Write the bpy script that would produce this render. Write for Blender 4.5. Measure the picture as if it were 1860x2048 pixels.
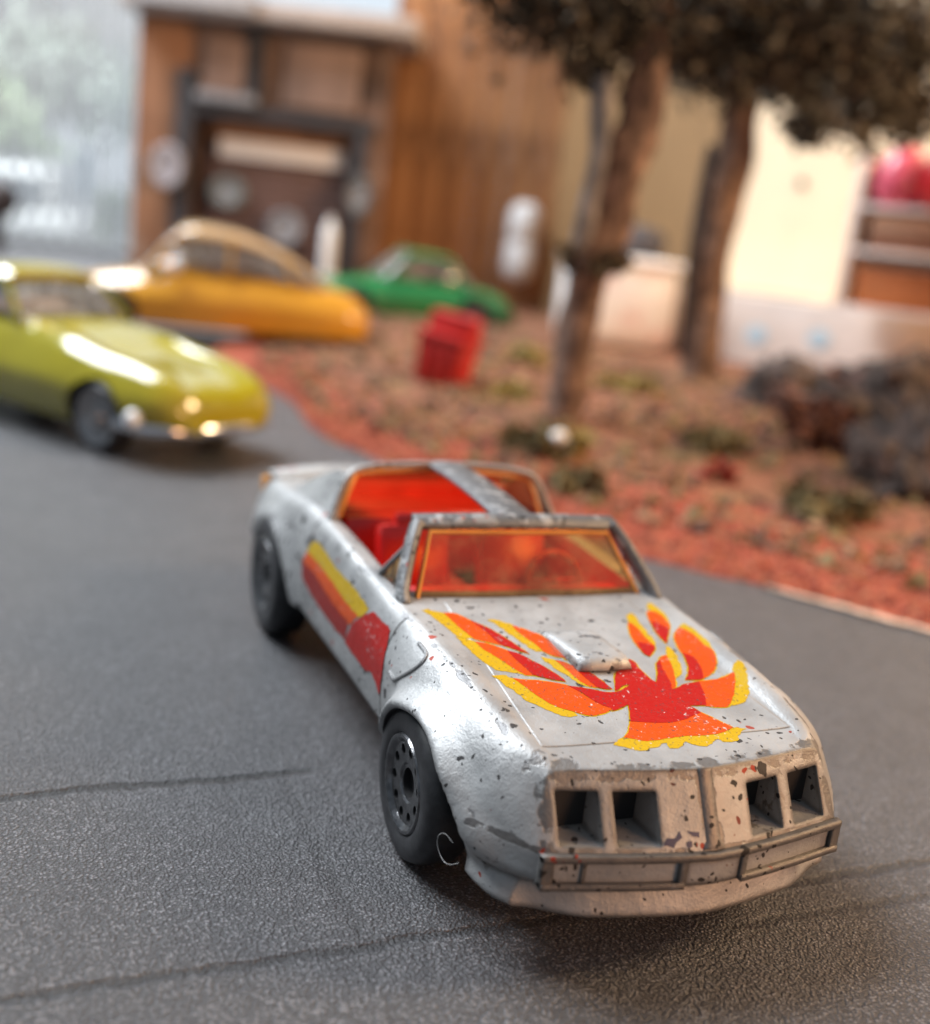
import bpy, bmesh, math, random
import numpy as np
from mathutils import Vector, Matrix
from mathutils.bvhtree import BVHTree
from mathutils.geometry import delaunay_2d_cdt

for o in list(bpy.data.objects):
    bpy.data.objects.remove(o)
scn = bpy.context.scene
scn.unit_settings.system = 'METRIC'
scn.unit_settings.scale_length = 0.01          # one unit is one centimetre: a table-top diorama
COL = scn.collection
PI = math.pi
R = math.radians

# ------------------------------------------------------------------ camera
cam_d = bpy.data.cameras.new('camera')
cam = bpy.data.objects.new('camera', cam_d)
COL.objects.link(cam)
scn.camera = cam
CX = Vector((0.37488583, 0.91990481, 0.1150468))
CY = Vector((-0.26797256, -0.01127555, 0.96336056))
CZ = Vector((0.88749723, -0.39197961, 0.2422822))
CPOS = Vector((8.38280118, -3.94260539, 4.13054053))
M = Matrix.Identity(4)
for i, a in enumerate((CX, CY, CZ)):
    for j in range(3):
        M[j][i] = a[j]
M.translation = CPOS
cam.matrix_world = M
cam_d.sensor_fit = 'VERTICAL'
cam_d.sensor_height = 24
cam_d.sensor_width = 24
cam_d.lens = 26.19
cam_d.clip_start = 0.05
cam_d.clip_end = 2000
cam_d.dof.use_dof = True
cam_d.dof.focus_distance = 7.15
cam_d.dof.aperture_fstop = 0.155
cam_d.dof.aperture_blades = 0

# ------------------------------------------------------------------ light
FW = Vector((-0.91475, 0.40402, 0))     # away from the camera along the table
RT = Vector((0.40402, 0.91475, 0))      # across the table
YAW = math.atan2(RT.y, RT.x)
def bg(d, r, z=0.0):
    return Vector((CPOS.x, CPOS.y, 0)) + FW * d + RT * r + Vector((0, 0, z))

world = bpy.data.worlds.new('World')
scn.world = world
world.use_nodes = True
wb = world.node_tree.nodes['Background']
wb.inputs[0].default_value = (0.74, 0.86, 1.0, 1)
wb.inputs[1].default_value = 0.27

def area(name, loc, target, size, power, color, size_y=None):
    l = bpy.data.lights.new(name, 'AREA')
    l.energy = power
    l.color = color
    l.shape = 'RECTANGLE'
    l.size = size
    l.size_y = size_y or size
    o = bpy.data.objects.new(name, l)
    COL.objects.link(o)
    o.location = loc
    o.rotation_euler = (Vector(target) - Vector(loc)).to_track_quat('-Z', 'Y').to_euler()
    return o
area('window_light', bg(33, -33, 50), (0, 0, 1), 42, 84000, (0.90, 0.95, 1.0), 30)
area('room_lamp', bg(16, 36, 24), bg(42, 10, 3), 12, 25000, (1.0, 0.66, 0.36))
area('warm_front_fill', bg(-9, 27, 10), (3, 0, 0.5), 11, 5400, (1.0, 0.50, 0.24))  # added warm fill, set low at front right to tint the nose

area('yard_daylight', bg(105, -60, 70), bg(170, -60, 0), 60, 420000, (0.95, 0.98, 1.0))

scn.view_settings.view_transform = 'Standard'
scn.view_settings.look = 'None'
scn.view_settings.exposure = 0.2
scn.view_settings.gamma = 1.0
scn.cycles.use_denoising = True
scn.cycles.max_bounces = 8
scn.cycles.transparent_max_bounces = 12
scn.cycles.caustics_reflective = False
scn.cycles.caustics_refractive = False

# ------------------------------------------------------------------ node helpers
class NT:
    def __init__(s, name):
        s.m = bpy.data.materials.new(name)
        s.m.use_nodes = True
        s.t = s.m.node_tree
        s.t.nodes.clear()
        s.out = s.t.nodes.new('ShaderNodeOutputMaterial')
    def n(s, typ, **kw):
        nd = s.t.nodes.new('ShaderNode' + typ)
        for k, v in kw.items():
            setattr(nd, k, v)
        return nd
    def put(s, sock, v):
        if v is None:
            return
        if hasattr(v, 'is_output') or isinstance(v, bpy.types.NodeSocket):
            s.t.links.new(v, sock)
        else:
            if isinstance(v, (tuple, list)) and len(v) == 3 and sock.type == 'RGBA':
                v = (*v, 1)
            sock.default_value = v
    def obj(s):
        return s.n('TexCoord').outputs['Object']
    def xyz(s, v=None):
        nd = s.n('SeparateXYZ')
        s.put(nd.inputs[0], v if v is not None else s.obj())
        return nd.outputs
    def noise(s, scale, detail=3, rough=.55, vec=None, dist=0):
        nd = s.n('TexNoise')
        s.put(nd.inputs['Vector'], vec if vec is not None else s.obj())
        nd.inputs['Scale'].default_value = scale
        nd.inputs['Detail'].default_value = detail
        nd.inputs['Roughness'].default_value = rough
        nd.inputs['Distortion'].default_value = dist
        return nd.outputs['Fac']
    def voro(s, scale, feature='F1', vec=None):
        nd = s.n('TexVoronoi', feature=feature)
        s.put(nd.inputs['Vector'], vec if vec is not None else s.obj())
        nd.inputs['Scale'].default_value = scale
        return nd.outputs
    def math(s, op, a, b=None, c=None, clamp=False):
        nd = s.n('Math', operation=op)
        nd.use_clamp = clamp
        s.put(nd.inputs[0], a); s.put(nd.inputs[1], b); s.put(nd.inputs[2], c)
        return nd.outputs[0]
    def step(s, v, a, b, lo=0., hi=1.):
        nd = s.n('MapRange', interpolation_type='SMOOTHSTEP')
        s.put(nd.inputs[0], v)
        for i, q in enumerate((a, b, lo, hi)):
            s.put(nd.inputs[i + 1], q)
        return nd.outputs[0]
    def mix(s, f, a, b):
        nd = s.n('Mix', data_type='RGBA')
        s.put(nd.inputs[0], f); s.put(nd.inputs[6], a); s.put(nd.inputs[7], b)
        return nd.outputs[2]
    def bump(s, h, strength=.5, dist=.01, normal=None):
        nd = s.n('Bump')
        nd.inputs['Strength'].default_value = strength
        nd.inputs['Distance'].default_value = dist
        s.put(nd.inputs['Height'], h); s.put(nd.inputs['Normal'], normal)
        return nd.outputs[0]
    def bevel(s, r, samples=4):
        nd = s.n('Bevel', samples=samples)
        nd.inputs[0].default_value = r
        return nd.outputs[0]
    def bsdf(s, col, rough=.5, metal=0., normal=None, spec=None, coat=None, trans=None, emis=None):
        b = s.n('BsdfPrincipled')
        s.put(b.inputs['Base Color'], col); s.put(b.inputs['Roughness'], rough)
        s.put(b.inputs['Metallic'], metal); s.put(b.inputs['Normal'], normal)
        s.put(b.inputs['Specular IOR Level'], spec); s.put(b.inputs['Coat Weight'], coat)
        s.put(b.inputs['Transmission Weight'], trans)
        s.t.links.new(b.outputs[0], s.out.inputs[0])
        return b

MATS = {}
def mat(name, col, rough=.5, metal=0., var=.12, vscale=3., bumps=None, coat=None, spec=None):
    """plain material with a soft tone variation and optional fine relief"""
    if name in MATS:
        return MATS[name]
    t = NT(name)
    nz = t.noise(vscale, 4)
    dark = tuple(c * (1 - var) for c in col)
    light = tuple(min(1, c * (1 + var)) for c in col)
    c = t.mix(t.step(nz, .3, .7), dark, light)
    nrm = None
    if bumps:
        nrm = t.bump(t.noise(bumps[0], 4), bumps[1], bumps[2])
    t.bsdf(c, rough, metal, nrm, spec, coat)
    MATS[name] = t.m
    return t.m

# ------------------------------------------------------------------ mesh helpers
def mesh_obj(name, me, m=None, parent=None, smooth=40):
    o = bpy.data.objects.new(name, me)
    COL.objects.link(o)
    if m is not None:
        me.materials.clear()
        for q in (m if isinstance(m, (list, tuple)) else [m]):
            me.materials.append(q)
    if parent is not None:
        o.parent = parent
    if smooth:
        me.polygons.foreach_set('use_smooth', [True] * len(me.polygons))
        me.set_sharp_from_angle(angle=R(smooth))
    return o

def bm_obj(name, bm, m=None, parent=None, smooth=40):
    me = bpy.data.meshes.new(name)
    bmesh.ops.recalc_face_normals(bm, faces=bm.faces)
    bm.to_mesh(me)
    bm.free()
    return mesh_obj(name, me, m, parent, smooth)

def empty(name, label, cat, loc=(0, 0, 0), rz=0, group=None):
    o = bpy.data.objects.new(name, None)
    COL.objects.link(o)
    o.location = loc
    o.rotation_euler = (0, 0, rz)
    tag(o, label, cat, group)
    return o

def sub(name, parent, loc=(0, 0, 0)):
    o = bpy.data.objects.new(name, None)
    COL.objects.link(o)
    o.location = loc
    o.parent = parent
    return o

def tag(o, label=None, cat=None, group=None, kind=None):
    if label: o['label'] = label
    if cat: o['category'] = cat
    if group: o['group'] = group
    if kind: o['kind'] = kind
    return o

def box(bm, x0, x1, y0, y1, z0, z1, bevel=0., mat_i=0):
    vs = [bm.verts.new((x, y, z)) for x in (x0, x1) for y in (y0, y1) for z in (z0, z1)]
    fs = [bm.faces.new([vs[i] for i in q]) for q in ((0, 1, 3, 2), (4, 6, 7, 5), (0, 4, 5, 1), (2, 3, 7, 6), (0, 2, 6, 4), (1, 5, 7, 3))]
    for f_ in fs:
        f_.material_index = mat_i
    if bevel:
        es = list({e for f_ in fs for e in f_.edges})
        bmesh.ops.recalc_face_normals(bm, faces=fs)
        bmesh.ops.bevel(bm, geom=es, offset=bevel, segments=2, profile=.6, affect='EDGES')
    return vs

def cyl(bm, p, axis, r, h, seg=40, r2=None):
    m = Matrix.Translation(p) @ Vector(axis).to_track_quat('Z', 'Y').to_matrix().to_4x4()
    return bmesh.ops.create_cone(bm, cap_ends=True, segments=seg, radius1=r, radius2=r if r2 is None else r2, depth=h, matrix=m)['verts']

def lathe(bm, prof, seg=48, axis='y', org=(0, 0, 0), close=True):
    """prof: (radius, along); ring around the axis"""
    rows = []
    for r, a in prof:
        row = []
        for k in range(seg):
            t = 2 * PI * k / seg
            c, s = r * math.cos(t), r * math.sin(t)
            v = (c, a, s) if axis == 'y' else ((c, s, a) if axis == 'z' else (a, c, s))
            row.append(bm.verts.new((v[0] + org[0], v[1] + org[1], v[2] + org[2])))
        rows.append(row)
    n = len(rows)
    for i in range(n if close else n - 1):
        a, b = rows[i], rows[(i + 1) % n]
        for k in range(seg):
            bm.faces.new((a[k], a[(k + 1) % seg], b[(k + 1) % seg], b[k]))
    return rows

def sweep(bm, pts, w, h, up=(0, 0, 1), cap=True, seg=8, power=4.):
    """rounded-rectangle section carried along a polyline; w, h may be lists"""
    pts = [Vector(p) for p in pts]
    n = len(pts)
    W = w if isinstance(w, (list, tuple)) else [w] * n
    H = h if isinstance(h, (list, tuple)) else [h] * n
    rows = []
    for i, p in enumerate(pts):
        t = (pts[min(i + 1, n - 1)] - pts[max(i - 1, 0)]).normalized()
        s = t.cross(Vector(up))
        if s.length < 1e-4:
            s = t.cross(Vector((1, 0, 0)))
        s.normalize()
        u = s.cross(t).normalized()
        row = []
        for k in range(seg):
            a = 2 * PI * (k + .5) / seg
            c, q = math.cos(a), math.sin(a)
            den = (abs(c) ** power + abs(q) ** power) ** (1 / power)
            row.append(bm.verts.new(p + s * (c / den * W[i] / 2) + u * (q / den * H[i] / 2)))
        rows.append(row)
    for i in range(n - 1):
        a, b = rows[i], rows[i + 1]
        for k in range(seg):
            bm.faces.new((a[k], a[(k + 1) % seg], b[(k + 1) % seg], b[k]))
    if cap:
        bm.faces.new(rows[0][::-1])
        bm.faces.new(rows[-1])
    return rows

def smooth_path(pts, n=6):
    pts = [Vector(p) for p in pts]
    out = []
    for i in range(len(pts) - 1):
        p0 = pts[max(i - 1, 0)]; p1 = pts[i]; p2 = pts[i + 1]; p3 = pts[min(i + 2, len(pts) - 1)]
        for k in range(n):
            t = k / n
            out.append(.5 * ((2 * p1) + (p2 - p0) * t + (2 * p0 - 5 * p1 + 4 * p2 - p3) * t * t + (3 * p1 - p0 - 3 * p2 + p3) * t ** 3))
    out.append(pts[-1])
    return out

def hermite(xs, ys, x):
    """monotone-ish cubic through (xs, ys); ys (n, k)"""
    xs = np.array(xs, float); ys = np.array(ys, float)
    h = np.diff(xs); d = np.diff(ys, axis=0) / h[:, None]
    m = np.zeros_like(ys)
    m[0], m[-1] = d[0], d[-1]
    a, b = d[:-1], d[1:]
    hm = np.where(a * b > 0, 2 * a * b / np.where(np.abs(a + b) < 1e-9, 1, a + b), 0)
    m[1:-1] = hm
    i = np.clip(np.searchsorted(xs, x) - 1, 0, len(xs) - 2)
    t = ((x - xs[i]) / h[i])[:, None]; hh = h[i][:, None]
    return ((2*t**3-3*t**2+1) * ys[i] + (t**3-2*t**2+t) * hh * m[i] + (-2*t**3+3*t**2) * ys[i+1] + (t**3-t**2) * hh * m[i+1])

def chaikin(p, it=2, keep=()):
    p = [np.array(q, float) for q in p]
    for _ in range(it):
        o = [p[0]]
        for a, b in zip(p[:-1], p[1:]):
            o += [a * .75 + b * .25, a * .25 + b * .75]
        o.append(p[-1])
        p = o
    return np.array(p)

def loft(bm, stations, nx=120, it=2, split=2, warp=None, cols=12):
    """stations: [(x, [(y,z)...half section from top centre to bottom centre])]; closed solid mirrored in y"""
    xs = [s[0] for s in stations]
    K = len(stations[0][1])
    arr = np.array([np.array(s[1], float).reshape(-1) for s in stations])
    x = np.concatenate([np.linspace(xs[0], xs[-1], nx)])
    val = hermite(xs, arr, x).reshape(len(x), K, 2)
    rows = []
    for i in range(len(x)):
        half = chaikin(val[i], it)
        fine = [half[0]]
        for a, b in zip(half[:-1], half[1:]):
            for k in range(1, split + 1):
                fine.append(a + (b - a) * k / split)
        fine = np.array(fine)
        # ring: right half top->bottom then left half bottom->top
        ring = [(q[0], q[1]) for q in fine] + [(-q[0], q[1]) for q in fine[-2:0:-1]]
        rows.append(ring)
    N = len(rows[0]); H = len(fine)
    def P(xx, y, z):
        return warp(xx, y, z) if warp else (xx, y, z)
    V = [[bm.verts.new(P(x[i], y, z)) for y, z in rows[i]] for i in range(len(x))]
    for i in range(len(x) - 1):
        for k in range(N):
            bm.faces.new((V[i][k], V[i][(k + 1) % N], V[i + 1][(k + 1) % N], V[i + 1][k]))
    for e, flip in ((0, True), (len(x) - 1, False)):
        g = []
        for k in range(H):
            a = V[e][k]; b = V[e][(N - k) % N]
            if k == 0 or k == H - 1:
                g.append([a]); continue
            ya, za = rows[e][k]
            line = [a]
            for c in range(1, cols):
                yy = ya * (1 - 2 * c / cols)
                line.append(bm.verts.new(P(x[e], yy, za)))
            line.append(b)
            g.append(line)
        for k in range(H - 1):
            A, B = g[k], g[k + 1]
            if len(A) == 1 and len(B) > 1:
                for c in range(cols):
                    bm.faces.new((A[0], B[c], B[c + 1]))
            elif len(B) == 1 and len(A) > 1:
                for c in range(cols):
                    bm.faces.new((A[c], B[0], A[c + 1]))
            else:
                for c in range(cols):
                    bm.faces.new((A[c], B[c], B[c + 1], A[c + 1]))

def boolean(o, cutter_bms, mats=None):
    """difference of o with each cutter; returns nothing, replaces o.data"""
    tmp = []
    for i, cb in enumerate(cutter_bms):
        me = bpy.data.meshes.new('cut')
        bmesh.ops.recalc_face_normals(cb, faces=cb.faces)
        cb.to_mesh(me); cb.free()
        if mats and mats[i] is not None:
            me.materials.append(mats[i])
        c = bpy.data.objects.new('cut', me)
        COL.objects.link(c)
        c.matrix_world = o.matrix_world
        md = o.modifiers.new('b%d' % i, 'BOOLEAN')
        md.operation = 'DIFFERENCE'; md.solver = 'EXACT'; md.object = c
        md.material_mode = 'TRANSFER'
        tmp.append(c)
    bpy.context.view_layer.update()
    dg = bpy.context.evaluated_depsgraph_get()
    me = bpy.data.meshes.new_from_object(o.evaluated_get(dg))
    o.modifiers.clear()
    o.data = me
    for c in tmp:
        bpy.data.objects.remove(c)
    me.polygons.foreach_set('use_smooth', [True] * len(me.polygons))
    me.set_sharp_from_angle(angle=R(32))

def copy_tree(o, parent=None, loc=None, rz=None):
    c = o.copy()
    COL.objects.link(c)
    c.parent = parent
    if loc is not None: c.location = loc
    if rz is not None: c.rotation_euler = (0, 0, rz)
    for ch in o.children:
        copy_tree(ch, c)
    return c

# ------------------------------------------------------------------ materials of the silver car
def make_paint(name='worn_silver_paint', worn=0.):
    t = NT(name)
    P = t.obj()
    x, y, z = t.xyz(P)
    geo = t.n('NewGeometry').outputs['Normal']
    bev = t.bevel(.035, 4)
    bevw = t.bevel(.075, 6)
    dp = t.n('VectorMath', operation='DOT_PRODUCT')
    t.put(dp.inputs[0], bevw); t.put(dp.inputs[1], geo)
    edge = t.math('SUBTRACT', 1.0, dp.outputs['Value'])
    n1 = t.noise(6, 5, .6); n2 = t.noise(2.2, 3)
    # bare metal on the edges and in a few rubbed patches
    e = t.math('ADD', t.math('MULTIPLY', edge, 2.6), t.math('MULTIPLY', t.math('SUBTRACT', n1, .5), 1.1))
    nose = t.math('MULTIPLY', t.step(x, 2.85, 3.25), .05)
    lowside = t.math('MULTIPLY', t.math('MULTIPLY', t.step(x, 2.6, 3.0), t.step(t.math('ABSOLUTE', y), .85, 1.05)), .04)
    e = t.math('ADD', e, t.math('ADD', nose, lowside))
    # rubbed crest of the wings
    ay0 = t.math('ABSOLUTE', y)
    crest = t.math('ABSOLUTE', t.math('SUBTRACT', ay0, t.math('MULTIPLY_ADD', x, -.05, 1.225)))
    crest = t.math('MULTIPLY', t.step(crest, .045, .0), t.math('MULTIPLY', t.step(z, 1.18, 1.24), .22))
    xv = t.math('ADD', t.math('SUBTRACT', x, .18), t.math('MULTIPLY', t.math('POWER', t.math('DIVIDE', ay0, 1.03), 1.4), .18))
    onnose = t.step(xv, 3.10, 3.18)
    rim_ = t.math('MULTIPLY', t.step(z, 1.125, 1.165), t.step(z, 1.235, 1.215))
    cor_ = t.math('MULTIPLY', t.math('MULTIPLY', t.step(ay0, .955, .985), t.step(ay0, 1.06, 1.04)), t.step(z, .55, .62))
    mid_ = t.math('MULTIPLY', t.step(ay0, .10, .05), t.step(z, .7, .75))
    low_ = t.step(t.math('ABSOLUTE', t.math('SUBTRACT', z, .80)), .03, .01)
    rimw = t.math('MULTIPLY', onnose, t.math('MAXIMUM', t.math('MAXIMUM', rim_, cor_), t.math('MAXIMUM', mid_, low_)))
    e = t.math('ADD', e, t.math('ADD', t.math('MULTIPLY', rimw, .20), t.math('ADD', crest, worn)))
    bare = t.step(e, .20, .27)
    # small chips through to dark metal
    warpv = t.n('VectorMath', operation='ADD')
    t.put(warpv.inputs[0], P)
    nzc = t.n('TexNoise'); nzc.inputs['Scale'].default_value = 9
    t.put(nzc.inputs['Vector'], P)
    sc = t.n('VectorMath', operation='SCALE'); t.put(sc.inputs[0], nzc.outputs['Color']); sc.inputs['Scale'].default_value = .10
    t.put(warpv.inputs[1], sc.outputs[0])
    v = t.voro(7.5, vec=warpv.outputs[0])
    sel = t.n('SeparateColor'); t.put(sel.inputs[0], v['Color'])
    clus = t.step(t.noise(1.3, 3, .6), .36, .66, .5, 1.45)
    size = t.math('MULTIPLY', t.math('MULTIPLY', t.math('POWER', sel.outputs[0], 5), .30), clus)
    chip = t.math('LESS_THAN', v['Distance'], size)
    v2 = t.voro(22, vec=warpv.outputs[0])
    sel2 = t.n('SeparateColor'); t.put(sel2.inputs[0], v2['Color'])
    size2 = t.math('MULTIPLY', t.math('MULTIPLY', t.math('POWER', sel2.outputs[0], 5), .45), clus)
    chip2 = t.math('LESS_THAN', v2['Distance'], size2)
    chips = t.math('MAXIMUM', chip, chip2)
    blotch = t.step(t.noise(16, 4, .7), .70, .74)
    chips = t.math('MAXIMUM', chips, t.math('MULTIPLY', blotch, t.step(n2, .52, .6)))
    paintc = t.mix(t.step(n2, .35, .65), (.29, .29, .287), (.38, .38, .376))
    rubbed = t.step(t.noise(3.3, 6, .7), .56, .66)
    paintc = t.mix(t.math('MULTIPLY', rubbed, .45), paintc, (.25, .255, .26))
    metalc = t.mix(n1, (.085, .084, .085), (.22, .218, .22))
    metalc = t.mix(onnose, metalc, t.mix(n1, (.10, .095, .09), (.24, .228, .218)))
    chipc = t.mix(t.step(sel.outputs[1], .90, .93), (.035, .033, .033), (.30, .05, .03))
    c = t.mix(bare, paintc, metalc)
    c = t.mix(chips, c, chipc)
    metal = t.math('ADD', .34, t.math('MULTIPLY', bare, .36))
    rough = t.math('ADD', t.math('MULTIPLY', n1, .22), t.math('ADD', .36, t.math('MULTIPLY', chips, .2)))
    # bonnet panel step, cowl and door gaps pressed into the casting
    ay = t.math('ABSOLUTE', y)
    top = t.math('MULTIPLY', t.step(z, 1.12, 1.16), 1.0)
    inner = t.math('MULTIPLY', t.step(t.math('SUBTRACT', t.math('MULTIPLY_ADD', x, .065, .715), ay), -.008, .012),
                   t.math('MULTIPLY', t.step(x, 1.02, 1.04), t.step(x, 3.055, 3.035)))
    hood = t.math('MULTIPLY', inner, top)
    door = t.step(t.math('ABSOLUTE', t.math('SUBTRACT', x, 1.30)), .004, .014)
    door = t.math('MAXIMUM', door, t.step(ay, 1.2, 1.15))
    door2 = t.step(t.math('ABSOLUTE', t.math('SUBTRACT', x, -1.02)), .004, .014)
    door2 = t.math('MAXIMUM', door2, t.step(ay, 1.2, 1.15))
    seam = t.math('MULTIPLY', door, door2)
    front_line = t.math('MULTIPLY', t.step(t.math('ABSOLUTE', t.math('SUBTRACT', x, 3.05)), .012, .004), t.math('MULTIPLY', top, t.step(ay, .92, .9)))
    c = t.mix(t.math('MULTIPLY', front_line, .65), c, (.06, .055, .05))
    c = t.mix(t.math('SUBTRACT', 1.0, seam), c, (.06, .055, .05))
    hgt = t.math('ADD', hood, t.math('MULTIPLY', seam, 1.5))
    nrm = t.bump(hgt, .7, .012, bev)
    lump = t.math('ADD', t.math('MULTIPLY', t.noise(11, 5, .65), 1.0), t.math('MULTIPLY', t.math('MAXIMUM', chips, bare), -.35))
    lump = t.math('ADD', lump, t.math('MULTIPLY', t.noise(70, 3, .6), .30))
    nrm = t.bump(lump, .48, .019, nrm)
    t.bsdf(c, rough, metal, nrm)
    return t.m

def make_decal(name, col, seed):
    t = NT(name)
    x, y, z = t.xyz()
    w = t.math('ADD', t.noise(26, 5, .7), t.math('MULTIPLY', t.math('SUBTRACT', t.noise(2.2, 3), .55), .25))
    s = t.step(w, .63, .66)
    fl = t.step(t.noise(44, 3, .65), .62, .65)
    tone = t.mix(t.noise(3, 3), tuple(c * .86 for c in col), col)
    c = t.mix(s, tone, (.45, .44, .43))
    c = t.mix(fl, c, (.06, .05, .05))
    nrm = t.bump(t.noise(11, 5, .65), .5, .02)
    t.bsdf(c, .36, 0, nrm, spec=.18)
    return t.m

def make_glass(name, col, gloss=.08, alpha=1.):
    t = NT(name)
    tr = t.n('BsdfTransparent'); t.put(tr.inputs[0], (*col, 1))
    gl = t.n('BsdfGlossy'); gl.inputs['Roughness'].default_value = gloss
    gl.inputs[0].default_value = (1, 1, 1, 1)
    df = t.n('BsdfDiffuse'); t.put(df.inputs[0], (*[c * .8 for c in col], 1))
    m1 = t.n('MixShader')
    t.put(m1.inputs[0], t.math('MULTIPLY', t.math('ADD', t.step(t.noise(3.5, 5, .7), .40, .72), .25), (1 - alpha) * 2, clamp=True))
    t.t.links.new(tr.outputs[0], m1.inputs[1]); t.t.links.new(df.outputs[0], m1.inputs[2])
    fr = t.n('Fresnel'); fr.inputs[0].default_value = 1.5
    m2 = t.n('MixShader'); t.t.links.new(fr.outputs[0], m2.inputs[0])
    t.t.links.new(m1.outputs[0], m2.inputs[1]); t.t.links.new(gl.outputs[0], m2.inputs[2])
    t.t.links.new(m2.outputs[0], t.out.inputs[0])
    return t.m

PAINT = make_paint()
SCOOP = make_paint('half_rubbed_paint', .14)
WORN = make_paint('rubbed_bare_casting', .30)
BLACK = mat('black_plastic', (.012, .012, .013), .5, bumps=(30, .2, .005))
RUBBER = mat('tyre_plastic', (.022, .022, .024), .48, var=.3, vscale=14, bumps=(40, .25, .006))
CHROME = mat('dark_chrome_rim', (.16, .16, .165), .22, 1.0, var=.35, vscale=20, bumps=(45, .35, .006))
RED = mat('red_seat_plastic', (.50, .012, .010), .32, var=.1, coat=.2)
AMBER = make_glass('amber_window_plastic', (.95, .68, .36), .10, .945)
AMBER_EDGE = mat('amber_plastic_edge', (.70, .30, .06), .2, coat=.4)

# ------------------------------------------------------------------ the silver toy car
hero = empty('toy_car', 'worn silver die-cast coupe with a red and yellow firebird on its bonnet', 'toy car')

def sect(zc, yh, zh, yC, zC, yS, zS, yB, zB):
    return [(0, zc), (yh * .5, zc - .003), (yh, zh), (yC - .10, zC - .004 if zC > zh else zC + .003), (yC, zC), (yC + (yS - yC) * .55, zC - .10),
            (yS, zS), (yS, zS - .12), (yS - .005, (zS + zB) / 2 - .05), (yB, zB + .03), (yB - .02, zB), (yB - .25, zB - .006), (0, zB - .012)]
ST = [
    (-3.55, sect(1.22, .80, 1.215, 1.06, 1.19, 1.19, .97, 1.08, .62)),
    (-3.42, sect(1.30, .80, 1.296, 1.10, 1.27, 1.26, .98, 1.16, .60)),
    (-3.0, sect(1.33, .85, 1.33, 1.14, 1.33, 1.30, 1.02, 1.24, .58)),
    (-2.2, sect(1.38, .85, 1.39, 1.16, 1.42, 1.34, 1.05, 1.27, .57)),
    (-1.3, sect(1.42, .85, 1.44, 1.17, 1.50, 1.31, 1.10, 1.28, .57)),
    (-.5, sect(1.42, .85, 1.44, 1.19, 1.50, 1.30, 1.12, 1.28, .575)),
    (.4, sect(1.42, .85, 1.43, 1.20, 1.46, 1.30, 1.12, 1.28, .58)),
    (.95, sect(1.42, .84, 1.425, 1.18, 1.43, 1.305, 1.12, 1.285, .58)),
    (1.5, sect(1.368, .83, 1.375, 1.15, 1.41, 1.33, 1.12, 1.29, .58)),
    (2.15, sect(1.308, .88, 1.315, 1.12, 1.375, 1.37, 1.08, 1.32, .54)),
    (2.7, sect(1.256, .90, 1.262, 1.09, 1.315, 1.35, 1.02, 1.32, .44)),
    (2.98, sect(1.230, .90, 1.236, 1.05, 1.270, 1.27, .97, 1.285, .40)),
    (3.14, sect(1.215, .88, 1.218, 1.01, 1.235, 1.14, .94, 1.23, .385)),
    (3.24, sect(1.210, .86, 1.203, .97, 1.194, 1.03, .92, 1.15, .38)),
]
def smooth01(t):
    t = max(0., min(1., t)); return t * t * (3 - 2 * t)
def nose(x, y, z):
    w = smooth01((x - 2.80) / .44)
    V = .18 * (1 - min(1, abs(y) / 1.03) ** 1.4)
    if z >= 1.2: S = 0
    elif z >= .79: S = (1.2 - z) / .41 * .23
    elif z >= .60: S = .23
    elif z >= .54: S = .23 - .08 * (.60 - z) / .06
    else: S = .15 + .06 * (.54 - z) / .16
    # rounded end of the tail
    u = smooth01((-3.0 - x) / .55)
    xx = x + w * (V + S) + u * .10 * (abs(y) / 1.2) ** 2
    if z < .66:
        xx -= w * .11 * smooth01((abs(y) - .70) / .45) * smooth01((.64 - z) / .12)
    # flared lips round the wheel openings
    sy = 1 if y >= 0 else -1
    ay = abs(y)
    if ay > 1.0 and z < 1.36:
        q = math.hypot((x - 2.30) * .90, z - .48)
        ay += .105 * math.exp(-((q - .655) / .07) ** 2) * smooth01((ay - 1.0) / .2) * smooth01((z - .50) / .22)
        q = math.hypot((x + 2.25) * .75, z - .42)
        ay += .06 * math.exp(-((q - .72) / .12) ** 2) * smooth01((ay - 1.0) / .2)
    return (xx, sy * ay, z)

bm = bmesh.new()
loft(bm, ST, nx=170, it=2, split=2, warp=nose, cols=36)
body = bm_obj('body', bm, PAINT, hero)

cut = []; cm = []
for sy in (-1, 1):
    b = bmesh.new()
    vs = cyl(b, (0, 0, 0), (0, 1, 0), 1, 1.5, 72)
    for v in vs:
        v.co = Vector((v.co.x * .69 + 2.30, v.co.y + sy * 1.6, v.co.z * .62 + .48))
    cut.append(b); cm.append(BLACK)
    b = bmesh.new()
    vs = cyl(b, (0, 0, 0), (0, 1, 0), 1, 1.4, 64)
    for v in vs:
        v.co = Vector((v.co.x * .92 - 2.22, v.co.y + sy * 1.6, v.co.z * .62 + .40))
    cut.append(b); cm.append(BLACK)
# cabin well
b = bmesh.new(); box(b, -1.75, .80, -1.03, 1.03, .80, 2.2, .06); cut.append(b); cm.append(RED)
# lamp recesses in the nose
HL = [(-.945, -.685), (-.605, -.335), (.30, .565), (.66, .94)]
for y0, y1 in HL:
    b = bmesh.new(); box(b, 3.24, 3.9, y0, y1, .825, 1.10, .012); cut.append(b); cm.append(PAINT)
boolean(body, cut, cm)
dg = bpy.context.evaluated_depsgraph_get()
BV = BVHTree.FromObject(body, dg)

for y0, y1 in HL:
    bm = bmesh.new(); box(bm, 3.12, 3.255, y0 - .02, y1 + .02, .80, 1.12)
    bm_obj('headlight', bm, BLACK, hero)

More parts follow.
